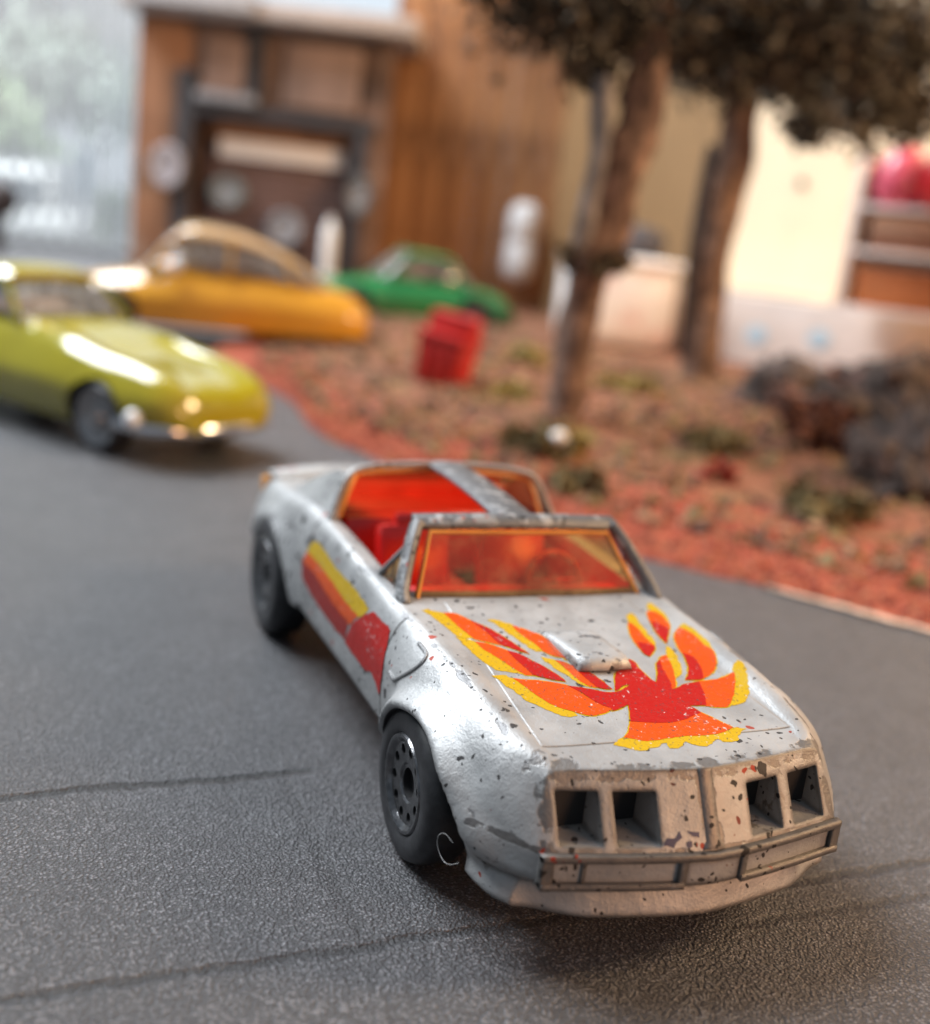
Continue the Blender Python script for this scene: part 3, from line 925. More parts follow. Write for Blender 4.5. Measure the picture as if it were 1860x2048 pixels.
BR = [(-7.5, 30.5), (-5.6, 27.2), (-4.15, 24.8), (-3.4, 22.4), (-2.8, 20.9), (-1.9, 19.9), (0, 17.6), (2.4, 15.2), (3.96, 14.45), (5.9, 13.25), (9, 11.4), (14, 8.8), (24, 4)]
br_r = np.array([a for a, _ in BR]); br_d = np.array([b for _, b in BR])
def border(r):
    return float(np.interp(r, br_r, br_d))
rng = np.random.default_rng(7)
_g = [(rng.uniform(.15, 1.4), rng.uniform(0, 6.28), rng.uniform(0, 6.28), rng.uniform(.4, 1)) for _ in range(26)]
def turf_z(d, r):
    e = d - border(r)
    z = 0
    for f_, a, p, k in _g:
        z += k / (.6 + f_ * 2.2) * math.sin(f_ * 2.2 * (d * math.cos(a) + r * math.sin(a)) + p)
    rise = min(1, max(0, e) / 2.5)
    hill = .55 * smooth01((e - 3) / 14)
    return .012 + .06 * min(1, e / .25) + rise * (.10 + .035 * z) + hill
bm = bmesh.new()
lay = bm.verts.layers.float.new('edge')
cols_r = np.linspace(-7.5, 23, 210)
rowsu = np.concatenate([np.linspace(0, 1, 120) ** 1.7])
G = []
for r in cols_r:
    b0 = border(r) + .10 * math.sin(r * 5.1) * math.sin(r * 2.3) + rng.normal(0, .03)
    line = []
    for u in rowsu:
        d = b0 + u * (58 - b0)
        v = bm.verts.new(bg(d, r, turf_z(d, r) if u > 0 else .004))
        v[lay] = d - border(r)
        line.append(v)
    G.append(line)
for a, b in zip(G[:-1], G[1:]):
    for k in range(len(rowsu) - 1):
        bm.faces.new((a[k], b[k], b[k + 1], a[k + 1]))
tag(bm_obj('ground', bm, TURF, None, 80), kind='structure')

# crumbs of flock lying on the turf
def flock(n, name, label, d_fn, cols, s0, s1, seed):
    rnd = random.Random(seed)
    V = []; F = []; MI = []
    for i in range(n):
        d, r = d_fn(rnd)
        if d < border(r) + .02:
            continue
        z = turf_z(d, r)
        s = rnd.uniform(s0, s1)
        c = bg(d, r, z + s * .3)
        b = len(V)
        for k in range(6):
            a = Vector(((1, 0, 0), (-1, 0, 0), (0, 1, 0), (0, -1, 0), (0, 0, 1), (0, 0, -1))[k])
            V.append(c + a * s * rnd.uniform(.5, 1.2) + Vector((rnd.gauss(0, .2), rnd.gauss(0, .2), rnd.gauss(0, .2))) * s)
        fs = [(0, 2, 4), (2, 1, 4), (1, 3, 4), (3, 0, 4), (2, 0, 5), (1, 2, 5), (3, 1, 5), (0, 3, 5)]
        F += [[b + q for q in f_] for f_ in fs]
        MI += [rnd.randrange(len(cols))] * 8
    me = bpy.data.meshes.new(name)
    me.from_pydata(V, [], F)
    o = mesh_obj(name, me, cols, None, 0)
    me.polygons.foreach_set('material_index', MI)
    tag(o, label, 'scatter', kind='stuff')
    return o
FR = [mat('flock_red', (.36, .085, .045), .9, var=.3), mat('flock_dark_red', (.20, .045, .03), .9, var=.3), mat('flock_rust', (.40, .15, .08), .9, var=.3)]
FB = [mat('flock_brown', (.20, .10, .05), .9, var=.3), mat('flock_tan', (.24, .125, .065), .9, var=.3), mat('flock_dark', (.09, .05, .035), .9, var=.3), mat('flock_olive', (.17, .12, .05), .9, var=.3)]
def near_edge(rnd):
    r = rnd.uniform(-6, 16)
    return border(r) + abs(rnd.gauss(0, 1.6)), r
def inland(rnd):
    r = rnd.uniform(-6, 18)
    return border(r) + 1.5 + rnd.random() ** 1.3 * 22, r
flock(6500, 'red_scatter', 'loose brick-red flock strewn along the edge of the turf', near_edge, FR, .02, .065, 1)
flock(3200, 'brown_scatter', 'brown and olive flock strewn over the turf under the trees', inland, FB, .05, .20, 2)

# pale frayed strip where the turf sheet ends
PALE = mat('pale_sheet_edge', (.55, .40, .30), .9, var=.25, vscale=6)
bm = bmesh.new()
pts = []
for r in np.linspace(4.1, 6.6, 26):
    pts.append(bg(border(r) - .04 + rng.normal(0, .02), r, .03))
sweep(bm, pts, [.03 + .13 * math.sin(PI * i / 25) * rng.uniform(.7, 1.2) for i in range(26)], .05)
tag(bm_obj('turf_edge', bm, PALE, None), kind='structure')

# raised grey pavement at the back
PAVE = mat('grey_pavement', (.15, .147, .15), .85, var=.12, vscale=1.2, bumps=(20, .3, .02))
bm = bmesh.new()
a = [bg(31.7, -45), bg(31.7, -7.0), bg(33.6, -2.4), bg(37.5, .6), bg(46, 3.2), bg(95, 5), bg(95, -45)]
lo = [bm.verts.new(p + Vector((0, 0, -.1))) for p in a]
hi = [bm.verts.new(p + Vector((0, 0, .10))) for p in a]
bm.faces.new(hi)
for k in range(len(a)):
    bm.faces.new((lo[k], lo[(k + 1) % len(a)], hi[(k + 1) % len(a)], hi[k]))
tag(bm_obj('pavement', bm, PAVE, None, 0), kind='structure')

# ------------------------------------------------------------------ the other toy cars
def gloss(name, col, flake=.0):
    return mat(name, col, .16, flake, var=.06, vscale=1.5, coat=.8)
TRIM = mat('bright_trim', (.62, .62, .64), .15, 1.0, var=.1)
HUB = mat('hub_metal', (.30, .29, .29), .25, 1.0, var=.25, vscale=9)
TINT = make_glass('clear_toy_glazing', (.80, .81, .79), .05, .80)
TAN = mat('tan_interior', (.28, .16, .09), .6)

def toy_car(label, loc, rz, spec, paint):
    S = spec
    t = empty('toy_car', label, 'toy car', loc, rz)
    t.scale = (S.get('k', 1), S.get('k', 1), S.get('k', 1) * S.get('kz', 1))
    bm = bmesh.new()
    loft(bm, S['body'], nx=90, it=2, split=2, cols=14, warp=S.get('warp'))
    body = bm_obj('body', bm, paint, None)
    cs = []
    for xa in S['axles']:
        for sy in (-1, 1):
            if S.get('skirt') and xa < 0:
                continue
            b = bmesh.new(); cyl(b, (xa, sy * (S['hw'] + .15), S['wr']), (0, 1, 0), S['wr'] * 1.12, 1.0, 40); cs.append(b)
    boolean(body, cs, [BLACK] * len(cs))
    body.parent = t
    # glasshouse: glazing solid, roof shell, pillars
    bm = bmesh.new(); loft(bm, S['glass'], nx=40, it=1, split=2, cols=8); bm_obj('glazing', bm, TINT, t)
    bm = bmesh.new(); loft(bm, S['roof'], nx=40, it=2, split=2, cols=8); bm_obj('roof', bm, S.get('roof_mat', paint), t)
    for pl in S['pillars']:
        for sy in (-1, 1):
            bm = bmesh.new(); sweep(bm, smooth_path([(p[0], p[1] * sy, p[2]) for p in pl], 4), S.get('pw', .11), .09, up=(0, 1, 0)); bm_obj('pillar', bm, paint, t)
    for x0 in S['seats']:
        bm = bmesh.new(); cushion(bm, (x0, 0, S['seat_z']), (.35, S['hw'] * 1.4, .7), -12, .1); bm_obj('seat', bm, TAN, t)
    for xa in S['axles']:
        for sy in (-1, 1):
            w = sub('wheel', t, (xa, sy * (S['hw'] - (.10 if not (S.get('skirt') and xa < 0) else .36)), S['wr']))
            bm = bmesh.new()
            rr = S['wr']; hr = rr * S.get('hub', .62)
            lathe(bm, [(r_, -sy * a) for r_, a in ((hr, .02), (rr - .06, 0), (rr - .01, .05), (rr, .10), (rr, .34), (hr, .38))], 40)
            bm_obj('tyre', bm, RUBBER, w)
            bm = bmesh.new()
            rows = lathe(bm, [(r_, -sy * a) for r_, a in ((.02, -.02), (hr * .28, -.01), (hr * .33, .05), (hr * .55, .09), (hr * .9, .01), (hr, -.005), (hr, .1))], 32, close=False)
            bm.faces.new(rows[0])
            bm_obj('rim', bm, HUB, w)
    for nm_, fn, m_ in S['extras']:
        bm = bmesh.new(); fn(bm); bm_obj(nm_, bm, m_, t)
    return t

def sc(zt, yt, zs, ym, zm, yb, zb):
    """simple car section: bonnet height, shoulder, widest point, sill"""
    return [(0, zt), (yt * .6, zt - .01), (yt, zs), (ym, zm + .12), (ym, zm - .12), (yb, zb + .06), (yb - .1, zb), (0, zb)]
LAMP = mat('lamp_lens', (.80, .82, .85), .1, coat=.6)

TANL = mat('lens_tan_reflection', (.42, .27, .16), .2, coat=.5)  # tan reflection on the lens put into its colour
def yel_extra():
    E = []
    def bumperf(bm):
        sweep(bm, smooth_path([(2.55, -1.42, .60), (3.2, -1.26, .58), (3.52, -.8, .57), (3.62, 0, .57), (3.52, .8, .57), (3.2, 1.26, .58), (2.55, 1.42, .60)], 4), .10, .17, power=2.5)
    E.append(('front_bumper', bumperf, TRIM))
    for sy in (-1, 1):
        def hl(bm, sy=sy):
            bmesh.ops.create_uvsphere(bm, u_segments=20, v_segments=12, radius=.22, matrix=Matrix.Translation((3.00, sy * .96, .96)))
        E.append(('headlight', hl, TANL))
        def il(bm, sy=sy):
            bmesh.ops.create_uvsphere(bm, u_segments=16, v_segments=10, radius=.15, matrix=Matrix.Translation((2.92, sy * 1.36, .72)))
        E.append(('indicator', il, LAMP))
    return E
YEL = dict(body=[(-4.8, sc(1.0, .8, .95, 1.05, .75, .9, .45)), (-4.3, sc(1.45, .95, 1.36, 1.32, .85, 1.2, .38)), (-3.4, sc(1.78, 1.0, 1.70, 1.48, .95, 1.35, .36)), (-2.0, sc(1.90, 1.1, 1.82, 1.5, 1.0, 1.38, .36)),
                 (-.4, sc(1.86, 1.1, 1.80, 1.5, 1.0, 1.38, .36)), (.8, sc(1.66, 1.14, 1.78, 1.52, 1.0, 1.38, .36)), (1.8, sc(1.44, 1.12, 1.66, 1.5, .95, 1.38, .38)), (2.6, sc(1.38, 1.06, 1.56, 1.42, .94, 1.28, .42)), (3.15, sc(1.28, .98, 1.40, 1.30, .92, 1.15, .44)), (3.48, sc(1.14, .82, 1.18, 1.08, .86, .95, .48)), (3.62, sc(.95, .6, .92, .80, .76, .65, .52))],
           glass=[(x_ - 1.45, p_) for x_, p_ in [(-2.1, [(0, 1.80), (.8, 1.80), (.95, 1.78), (1.0, 1.6), (0, 1.6)]), (-1.1, [(0, 2.48), (.75, 2.46), (.92, 2.38), (1.14, 1.75), (0, 1.6)]), (.1, [(0, 2.56), (.78, 2.54), (.94, 2.44), (1.18, 1.78), (0, 1.6)]), (.55, [(0, 2.36), (.76, 2.34), (.92, 2.26), (1.18, 1.78), (0, 1.6)]), (1.1, [(0, 1.90), (.8, 1.89), (1.0, 1.86), (1.14, 1.74), (0, 1.6)])]],
           roof=[(x_ - 1.45, p_) for x_, p_ in [(-2.0, [(0, 1.90), (.6, 1.89), (.8, 1.85), (.84, 1.78), (0, 1.76)]), (-1.1, [(0, 2.56), (.7, 2.54), (.95, 2.44), (.99, 2.38), (0, 2.42)]), (0, [(0, 2.68), (.74, 2.65), (.98, 2.54), (1.02, 2.46), (0, 2.52)]), (.42, [(0, 2.58), (.72, 2.56), (.96, 2.47), (1.0, 2.40), (0, 2.46)])]],
           pillars=[[(-1.03, .96, 2.43), (-.70, 1.05, 2.15), (-.37, 1.14, 1.84)], [(-2.55, .95, 2.40), (-2.7, 1.05, 2.05), (-2.8, 1.14, 1.78)]],
           axles=(2.05, -2.9), wr=.575, hw=1.50, hub=.80, seats=(-1.65, -2.65), seat_z=1.7, extras=yel_extra())
yp = bg(17.5, -6.05)
hd_ = YAW - R(33)
h_ = Vector((math.cos(hd_), math.sin(hd_), 0)); l_ = Vector((-h_.y, h_.x, 0))
yc = yp - h_ * 2.05 + l_ * 1.40
toy_car('glossy lime-yellow toy coupe with chrome bumper cut off by the picture edge', yc, hd_, YEL, gloss('lime_yellow_enamel', (.29, .25, .006)))

DKO = mat('brown_sill', (.10, .04, .015), .5)
def or_extra():
    E = []
    for sy in (-1, 1):
        def hl(bm, sy=sy):
            box(bm, 3.25, 3.55, sy * .85 - .3, sy * .85 + .3, .85, 1.1, .08)
        E.append(('headlight', hl, LAMP))
        def mi(bm, sy=sy):
            bmesh.ops.create_uvsphere(bm, u_segments=14, v_segments=10, radius=.17, matrix=Matrix.Translation((.9, sy * 1.42, 1.78)))
        E.append(('mirror', mi, LAMP))
    def sill(bm):
        sweep(bm, [(-2.6, -1.36, .40), (1.6, -1.44, .40)], .05, .06); sweep(bm, [(-2.6, 1.36, .40), (1.6, 1.44, .40)], .05, .06)
    E.append(('sill_trim', sill, DKO))
    return E
ORG = dict(body=[(-3.95, sc(1.15, 0.7, 1.08, 0.95, 0.8, 0.92, 0.42)), (-3.5, sc(1.45, 0.85, 1.4, 1.25, 0.88, 1.22, 0.38)), (-2.4, sc(1.64, 0.98, 1.58, 1.43, 0.92, 1.40, 0.36)), (-1, sc(1.66, 1.1, 1.62, 1.5, 0.95, 1.47, 0.35)), (.8, sc(1.66, 1.1, 1.62, 1.52, 0.95, 1.49, 0.35)),
                 (1.6, sc(1.58, 1.0, 1.54, 1.5, 0.95, 1.47, 0.36)), (2.7, sc(1.4, 0.95, 1.36, 1.42, 0.88, 1.39, 0.38)), (3.5, sc(1.15, 0.85, 1.1, 1.25, 0.8, 1.22, 0.42)), (3.95, sc(0.85, 0.6, 0.82, 0.9, 0.7, 0.87, 0.48))],
           glass=[(-3.0, [(0, 1.45), (.8, 1.45), (.9, 1.44), (.95, 1.4), (0, 1.35)]), (-1.7, [(0, 2.18), (.7, 2.17), (.9, 2.08), (1.2, 1.55), (0, 1.5)]), (-.3, [(0, 2.58), (.75, 2.56), (.95, 2.46), (1.24, 1.58), (0, 1.5)]), (.75, [(0, 2.60), (.75, 2.58), (.95, 2.46), (1.24, 1.58), (0, 1.5)]), (1.7, [(0, 1.66), (.8, 1.65), (1.05, 1.63), (1.2, 1.55), (0, 1.5)])],
           roof=[(-2.95, [(0, 1.60), (.6, 1.59), (.85, 1.54), (.9, 1.46), (0, 1.48)]), (-1.7, [(0, 2.30), (.68, 2.28), (.92, 2.16), (.97, 2.08), (0, 2.14)]), (-.4, [(0, 2.68), (.74, 2.65), (.98, 2.53), (1.06, 2.34), (0, 2.52)]), (.45, [(0, 2.74), (.74, 2.70), (.98, 2.57), (1.06, 2.38), (0, 2.56)]), (.82, [(0, 2.66), (.72, 2.62), (.96, 2.52), (1.0, 2.44), (0, 2.52)])],
           pillars=[[(.80, .96, 2.50), (1.15, 1.08, 2.15), (1.58, 1.2, 1.62)], [(-.4, 1.0, 2.52), (-.4, 1.12, 2.1), (-.4, 1.24, 1.6)], [(-1.7, .94, 2.12), (-1.9, 1.05, 1.85), (-2.1, 1.18, 1.52)]],
           kz=1.06, k=1.16, pw=.075, roof_mat=mat('roof_tan_reflection', (.50, .33, .17), .2, coat=.6), axles=(2.35, -2.35), wr=.56, hw=1.5, skirt=True, seats=(-.1, -1.3), seat_z=1.55, extras=or_extra())  # roof colour has a pale tan reflection painted in over the orange
toy_car('orange fastback toy saloon with half-covered rear wheel in front of the garage', bg(33.8, -8.3, .10), YAW + PI + R(14), ORG, gloss('orange_enamel', (.56, .27, .018)))

def gr_extra():
    E = []
    def bu(bm):
        sweep(bm, smooth_path([(2.7, -1.35, .7), (3.3, -1.1, .7), (3.5, 0, .7), (3.3, 1.1, .7), (2.7, 1.35, .7)], 4), .12, .2, power=2.5)
    E.append(('front_bumper', bu, TRIM))
    for sy in (-1, 1):
        def hl(bm, sy=sy):
            cyl(bm, (3.22, sy * .85, 1.0), (1, 0, 0), .2, .2, 20)
        E.append(('headlight', hl, LAMP))
    return E
GRN = dict(body=[(-3.7, sc(1.0, .9, .95, 1.15, .75, 1.0, .45)), (-3.2, sc(1.35, 1.0, 1.3, 1.38, .85, 1.25, .40)), (-1.5, sc(1.6, 1.05, 1.55, 1.46, .95, 1.35, .38)), (.8, sc(1.62, 1.1, 1.58, 1.46, .95, 1.36, .38)), (2.0, sc(1.48, 1.05, 1.44, 1.44, .9, 1.34, .40)), (3.0, sc(1.34, 1.0, 1.28, 1.36, .85, 1.2, .44)), (3.4, sc(1.12, .9, 1.08, 1.15, .8, 1.0, .5))],
           glass=[(-2.2, [(0, 1.55), (.8, 1.55), (.9, 1.54), (1.0, 1.45), (0, 1.4)]), (-1.2, [(0, 2.28), (.75, 2.26), (.9, 2.2), (1.16, 1.52), (0, 1.45)]), (.2, [(0, 2.32), (.78, 2.3), (.92, 2.24), (1.18, 1.54), (0, 1.45)]), (1.2, [(0, 1.64), (.8, 1.63), (1.0, 1.6), (1.14, 1.52), (0, 1.45)])],
           roof=[(-2.0, [(0, 1.72), (.6, 1.71), (.85, 1.66), (.9, 1.6), (0, 1.6)]), (-1.1, [(0, 2.38), (.72, 2.36), (.95, 2.26), (.99, 2.2), (0, 2.25)]), (.2, [(0, 2.46), (.75, 2.44), (.98, 2.34), (1.02, 2.26), (0, 2.32)])],
           pillars=[[(.2, .96, 2.3), (.6, 1.06, 1.98), (1.0, 1.14, 1.6)], [(-1.2, .95, 2.24), (-1.45, 1.05, 1.9), (-1.6, 1.14, 1.54)]],
           kz=1.14, k=1.12, axles=(2.2, -2.1), wr=.6, hw=1.44, seats=(-.2, -1.2), seat_z=1.45, extras=gr_extra())
toy_car('green toy car parked by the brown garage wall behind the red bin', bg(44.5, -3.3, .10), YAW + PI + R(22), GRN, gloss('green_enamel', (.022, .20, .055)))

# ------------------------------------------------------------------ red bin
RB = mat('red_bin_plastic', (.42, .016, .014), .35, coat=.2)
t = empty('litter_bin', 'small bright red bin standing on the turf in front of the green car', 'bin', bg(28.0, -.98, turf_z(28.0, -.98) - .03), YAW - R(30))
t.rotation_euler = (0, R(6), YAW - R(30))
bm = bmesh.new()
for k, (z0, z1, w0, w1) in enumerate([(0, 1.15, .58, .66)]):
    lo = [bm.verts.new((x_ * w0, y_ * .42, z0)) for x_, y_ in ((-1, -1), (1, -1), (1, 1), (-1, 1))]
    hi = [bm.verts.new((x_ * w1, y_ * .48, z1)) for x_, y_ in ((-1, -1), (1, -1), (1, 1), (-1, 1))]
    bm.faces.new(lo[::-1]); bm.faces.new(hi)
    for q in range(4):
        bm.faces.new((lo[q], lo[(q + 1) % 4], hi[(q + 1) % 4], hi[q]))
bmesh.ops.bevel(bm, geom=list(bm.edges), offset=.06, segments=2, affect='EDGES')
bm_obj('bin_body', bm, RB, t)
bm = bmesh.new(); box(bm, -.72, .72, -.56, .52, 1.16, 1.30, .05); lid = bm_obj('lid', bm, RB, t)
bm = bmesh.new(); cushion(bm, (0, .15, 1.52), (1.34, .5, .5), 0, .12); bm_obj('lid_hood', bm, RB, lid)
for x_ in (-.35, 0, .35):
    bm = bmesh.new(); box(bm, x_ - .05, x_ + .05, -.52, -.42, .2, 1.0, .03); bm_obj('front_rib', bm, RB, t)

# ------------------------------------------------------------------ foliage helpers
def leaves(n, centre_fn, size, seed, squash=1.):
    rnd = random.Random(seed)
    V = []; F = []
    for i in range(n):
        c = centre_fn(rnd)
        a = Vector((rnd.gauss(0, 1), rnd.gauss(0, 1), rnd.gauss(0, 1))).normalized()
        b = a.orthogonal().normalized()
        b.rotate(Matrix.Rotation(rnd.uniform(0, 6.28), 3, a))
        e = a.cross(b)
        s = size * rnd.uniform(.5, 1.4)
        k = len(V)
        V += [c - b * s, c + e * s * .55 + a * s * .15, c + b * s, c - e * s * .55 - a * s * .1]
        F.append([k, k + 1, k + 2]); F.append([k, k + 2, k + 3])
    me = bpy.data.meshes.new('leaves')
    me.from_pydata(V, [], F)
    return me
def leaf_mat(name, a, b, scale=.9):
    t = NT(name)
    c = t.mix(t.step(t.noise(scale, 4, .65), .35, .68), a, b)
    c = t.mix(t.step(t.noise(6, 2), .62, .7), c, tuple(q * 1.5 for q in b))
    t.bsdf(c, .8, 0, None, spec=.25)
    return t.m
CROWN = leaf_mat('dark_foam_foliage', (.020, .018, .013), (.110, .090, .064))
BARK = NT('brown_bark')
_c = BARK.mix(BARK.step(BARK.noise(2.5, 5, .7), .35, .7), (.050, .024, .015), (.27, .165, .115))
BARK.bsdf(_c, .85, 0, BARK.bump(BARK.noise(7, 5, .7), .9, .08))
BARK = BARK.m
BARKG = NT('grey_bark')
_c = BARKG.mix(BARKG.step(BARKG.noise(2.5, 5, .7), .35, .7), (.09, .085, .085), (.26, .23, .22))
BARKG.bsdf(_c, .85, 0, BARKG.bump(BARKG.noise(7, 5, .7), .9, .08))
BARKG = BARKG.m

def gnarl(bm, amp, seed):
    rnd = random.Random(seed)
    ph = [(Vector((rnd.gauss(0, 1), rnd.gauss(0, 1), rnd.gauss(0, 1))) * rnd.uniform(1.5, 6), rnd.uniform(0, 6.28)) for _ in range(14)]
    for v in bm.verts:
        v.co += Vector((1, 0, 0)) * amp * sum(math.sin(k.dot(v.co) + p) for k, p in ph[:7]) / 3 + Vector((0, 1, 0)) * amp * sum(math.sin(k.dot(v.co) + p) for k, p in ph[7:]) / 3
def lobes(cs):
    def fn(rnd):
        w = rnd.random() * sum(c[3] ** 2 for c in cs)
        for c in cs:
            w -= c[3] ** 2
            if w <= 0:
                break
        v = Vector((rnd.gauss(0, 1), rnd.gauss(0, 1), rnd.gauss(0, 1))).normalized()
        k = c[3] * (rnd.random() ** .45) * (rnd.uniform(.75, 1.05) if rnd.random() < .72 else rnd.uniform(.8, 1.6))
        return Vector((c[0], c[1], c[2])) + Vector((v.x, v.y, v.z * .72)) * k
    return fn
def lob(base, arr):
    return [(*(bg(d, r, z) - base), s) for d, r, z, s in arr]

b0 = bg(24.2, 1.95, turf_z(24.2, 1.95) - .05)
t = empty('tree', 'model tree with a knotty forked trunk standing in red turf behind the silver car', 'tree', b0)
def loc(d, r, z): return bg(d, r, z) - b0
bm = bmesh.new()
sweep(bm, smooth_path([loc(24.2, 1.98, .05), loc(24.2, 1.93, .5), loc(24.2, 1.92, 1.6), loc(24.1, 1.92, 2.7), loc(24.0, 2.0, 3.6), loc(24.0, 2.15, 4.6), loc(24.1, 2.36, 5.8), loc(24.3, 2.6, 7.2), loc(24.6, 2.7, 9)], 5),
      [1.15] * 2 + [.86] * 8 + [.80] * 8 + [.86] * 6 + [1.0] * 9 + [.8] * 4 + [.6] * 4, [1.1] * 2 + [.8] * 31 + [.6] * 8, up=FW, seg=14, power=2)
gnarl(bm, .09, 8)
bm_obj('trunk', bm, BARK, t, 60)
bm = bmesh.new()
sweep(bm, smooth_path([loc(23.9, 1.75, 3.6), loc(23.7, 1.70, 4.4), loc(23.6, 1.75, 5.6), loc(23.7, 1.80, 7.4)], 5), [.3, .36, .4, .42, .42, .42, .42, .42, .42, .42, .42, .4, .4, .4, .35, .3], .4, up=FW, seg=8, power=2)
gnarl(bm, .07, 9)
bm_obj('limb', bm, BARKG, t, 60)
bm = bmesh.new()
sweep(bm, smooth_path([loc(24, 2.1, 3.7), loc(23.8, 2.5, 3.9), loc(23.7, 2.75, 4.0)], 4), [.3] * 5 + [.25, .2, .2, .15], .25, up=FW, seg=8, power=2)
bm_obj('limb', bm, BARK, t, 60)
kn = leaves(420, lobes(lob(b0, [(23.9, 1.75, 3.75, .38), (23.7, 2.25, 3.8, .36), (23.8, 1.5, 3.95, .25), (23.7, 2.6, 3.85, .22)])), .14, 3)
mesh_obj('knot_foliage', kn, leaf_mat('knot_foliage', (.035, .026, .015), (.15, .11, .06)), t, 0)
cr = leaves(8200, lobes(lob(b0, [(25.5, .2, 9.0, 1.7), (24.5, 1.2, 8.6, 1.6), (25, 2.8, 8.7, 1.7), (25.5, 4.5, 8.9, 1.9), (26, 6.2, 9.0, 1.9), (25, 3.4, 10.4, 2.4), (25, .6, 10.3, 1.9), (26, 6.8, 10.6, 2.0), (24.2, -.7, 9.4, 1.2), (24.4, -1.9, 9.5, 1.1), (24.6, -3.0, 10.2, .9), (25.6, 7.5, 8.4, .9), (24.4, 1.4, 7.5, .7), (25, 4.6, 7.8, .8)])), .16, 5)
mesh_obj('crown', cr, CROWN, t, 0)

b0 = bg(33, 6.35, turf_z(33, 6.35) - .05)
t = empty('tree', 'model tree with a bare straight dark trunk beside the cream house', 'tree', b0)
bm = bmesh.new()
sweep(bm, smooth_path([loc(33, 6.42, .3), loc(33, 6.33, 1.2), loc(33, 6.22, 2.6), loc(33, 6.15, 4.4), loc(33, 6.25, 6.4), loc(33, 6.4, 8.5), loc(33, 6.6, 10)], 5), [1.35] * 4 + [1.1] * 12 + [1.0] * 15, 1.0, up=FW, seg=14, power=2)
gnarl(bm, .09, 8)
bm_obj('trunk', bm, BARK, t, 60)
bm = bmesh.new()
sweep(bm, smooth_path([loc(32.8, 5.72, 1.4), loc(32.7, 5.6, 3), loc(32.7, 5.50, 5), loc(32.8, 5.6, 7.2)], 5), .26, .3, up=FW, seg=8, power=2)
bm_obj('limb', bm, mat('dark_bark', (.025, .018, .018), .85, var=.3), t, 60)
cr = leaves(5600, lobes(lob(b0, [(33, 5.0, 9.5, 1.6), (33, 7, 9.7, 2.0), (33, 9, 9.6, 2.0), (33, 10.6, 9.3, 1.6), (33.5, 11.2, 8.4, .9), (32.5, 9.6, 8.2, 1.0), (32, 8.0, 8.0, .9), (33, 8, 11.4, 2.6), (33, 11, 10.8, 1.5)])), .19, 6)
mesh_obj('crown', cr, CROWN, t, 0)

# ------------------------------------------------------------------ shrubs and tufts
RUST = leaf_mat('rust_foam', (.06, .022, .014), (.22, .085, .05))
OLIV = leaf_mat('olive_foam', (.05, .04, .018), (.20, .15, .065))
STRAW = leaf_mat('straw_tuft', (.18, .13, .035), (.42, .34, .12))
def shrub(name, label, d, r, s, h, m, n, size, seed, group=None):
    z = turf_z(d, r)
    b = bg(d, r, z - .03)
    rnd = random.Random(seed)
    L = []
    for k in range(6):
        L.append((rnd.uniform(-.6, .6) * s, rnd.uniform(-.6, .6) * s, h * rnd.uniform(.25, .7), s * rnd.uniform(.35, .6)))
    t = empty(name, label, 'shrub' if name != 'grass_tuft' else 'tuft', b, 0, group)
    def fn(r_):
        v = lobes(L)(r_)
        v.z = max(.02, v.z)
        return v
    mesh_obj('foliage', leaves(n, fn, size, seed), m, t, 0)
    bm = bmesh.new()
    for k in range(3):
        a = rnd.uniform(0, 6.28)
        sweep(bm, [(0, 0, 0), (math.cos(a) * s * .3, math.sin(a) * s * .3, h * .6)], .08, .08, power=2)
    bm_obj('stem', bm, BARK, t)
    return t
shrub('shrub', 'rust-brown foam shrub among the dark lava rocks', 23.2, 7.3, 1.1, 1.1, RUST, 1000, .14, 14)
shrub('shrub', 'low rust and brown foam shrub beyond the bare trunk foot', 31.5, 9.6, .9, .9, RUST, 700, .15, 15)
shrub('shrub', 'low olive foam clump on the open turf between trunk and dark rocks', 22.6, 4.9, .85, .38, OLIV, 700, .12, 16)
shrub('shrub', 'olive foam clump near the road below the dark rocks', 18.2, 6.0, .9, .35, OLIV, 800, .11, 17)
shrub('shrub', 'dark olive clump at the foot of the forked tree, nearest the silver car', 20.4, 1.1, .75, .5, OLIV, 700, .12, 18)
shrub('shrub', 'brownish clump behind the roof of the silver car', 18.0, 1.9, .6, .3, OLIV, 500, .1, 21)
shrub('shrub', 'small red foam clump alone on the turf', 19.9, 4.5, .35, .42, leaf_mat('red_foam', (.22, .03, .02), (.48, .09, .06)), 350, .1, 19)
shrub('grass_tuft', 'pale straw-coloured tuft touching the forked trunk', 20.9, 1.75, .45, .55, STRAW, 450, .1, 22)
shrub('grass_tuft', 'yellowish tuft between the two tree trunks', 28.5, 3.75, .8, .32, STRAW, 450, .12, 23)
shrub('grass_tuft', 'yellowish tuft beside the red bin', 31.5, 1.0, .8, .4, STRAW, 450, .12, 24)
shrub('grass_tuft', 'yellowish tuft left of the forked trunk, below the red bin', 27.0, .75, .7, .3, STRAW, 350, .12, 25)
ROCK = NT('purple_brown_lava')
_c = ROCK.mix(ROCK.step(ROCK.noise(1.6, 5, .7), .36, .66), (.022, .015, .012), (.115, .074, .058))
_c = ROCK.mix(ROCK.step(ROCK.noise(1.1, 4, .6), .56, .68), _c, (.17, .075, .05))
ROCK.bsdf(_c, .85, 0, ROCK.bump(ROCK.noise(4, 5, .7), 1.0, .15))
from mathutils import noise as mnoise
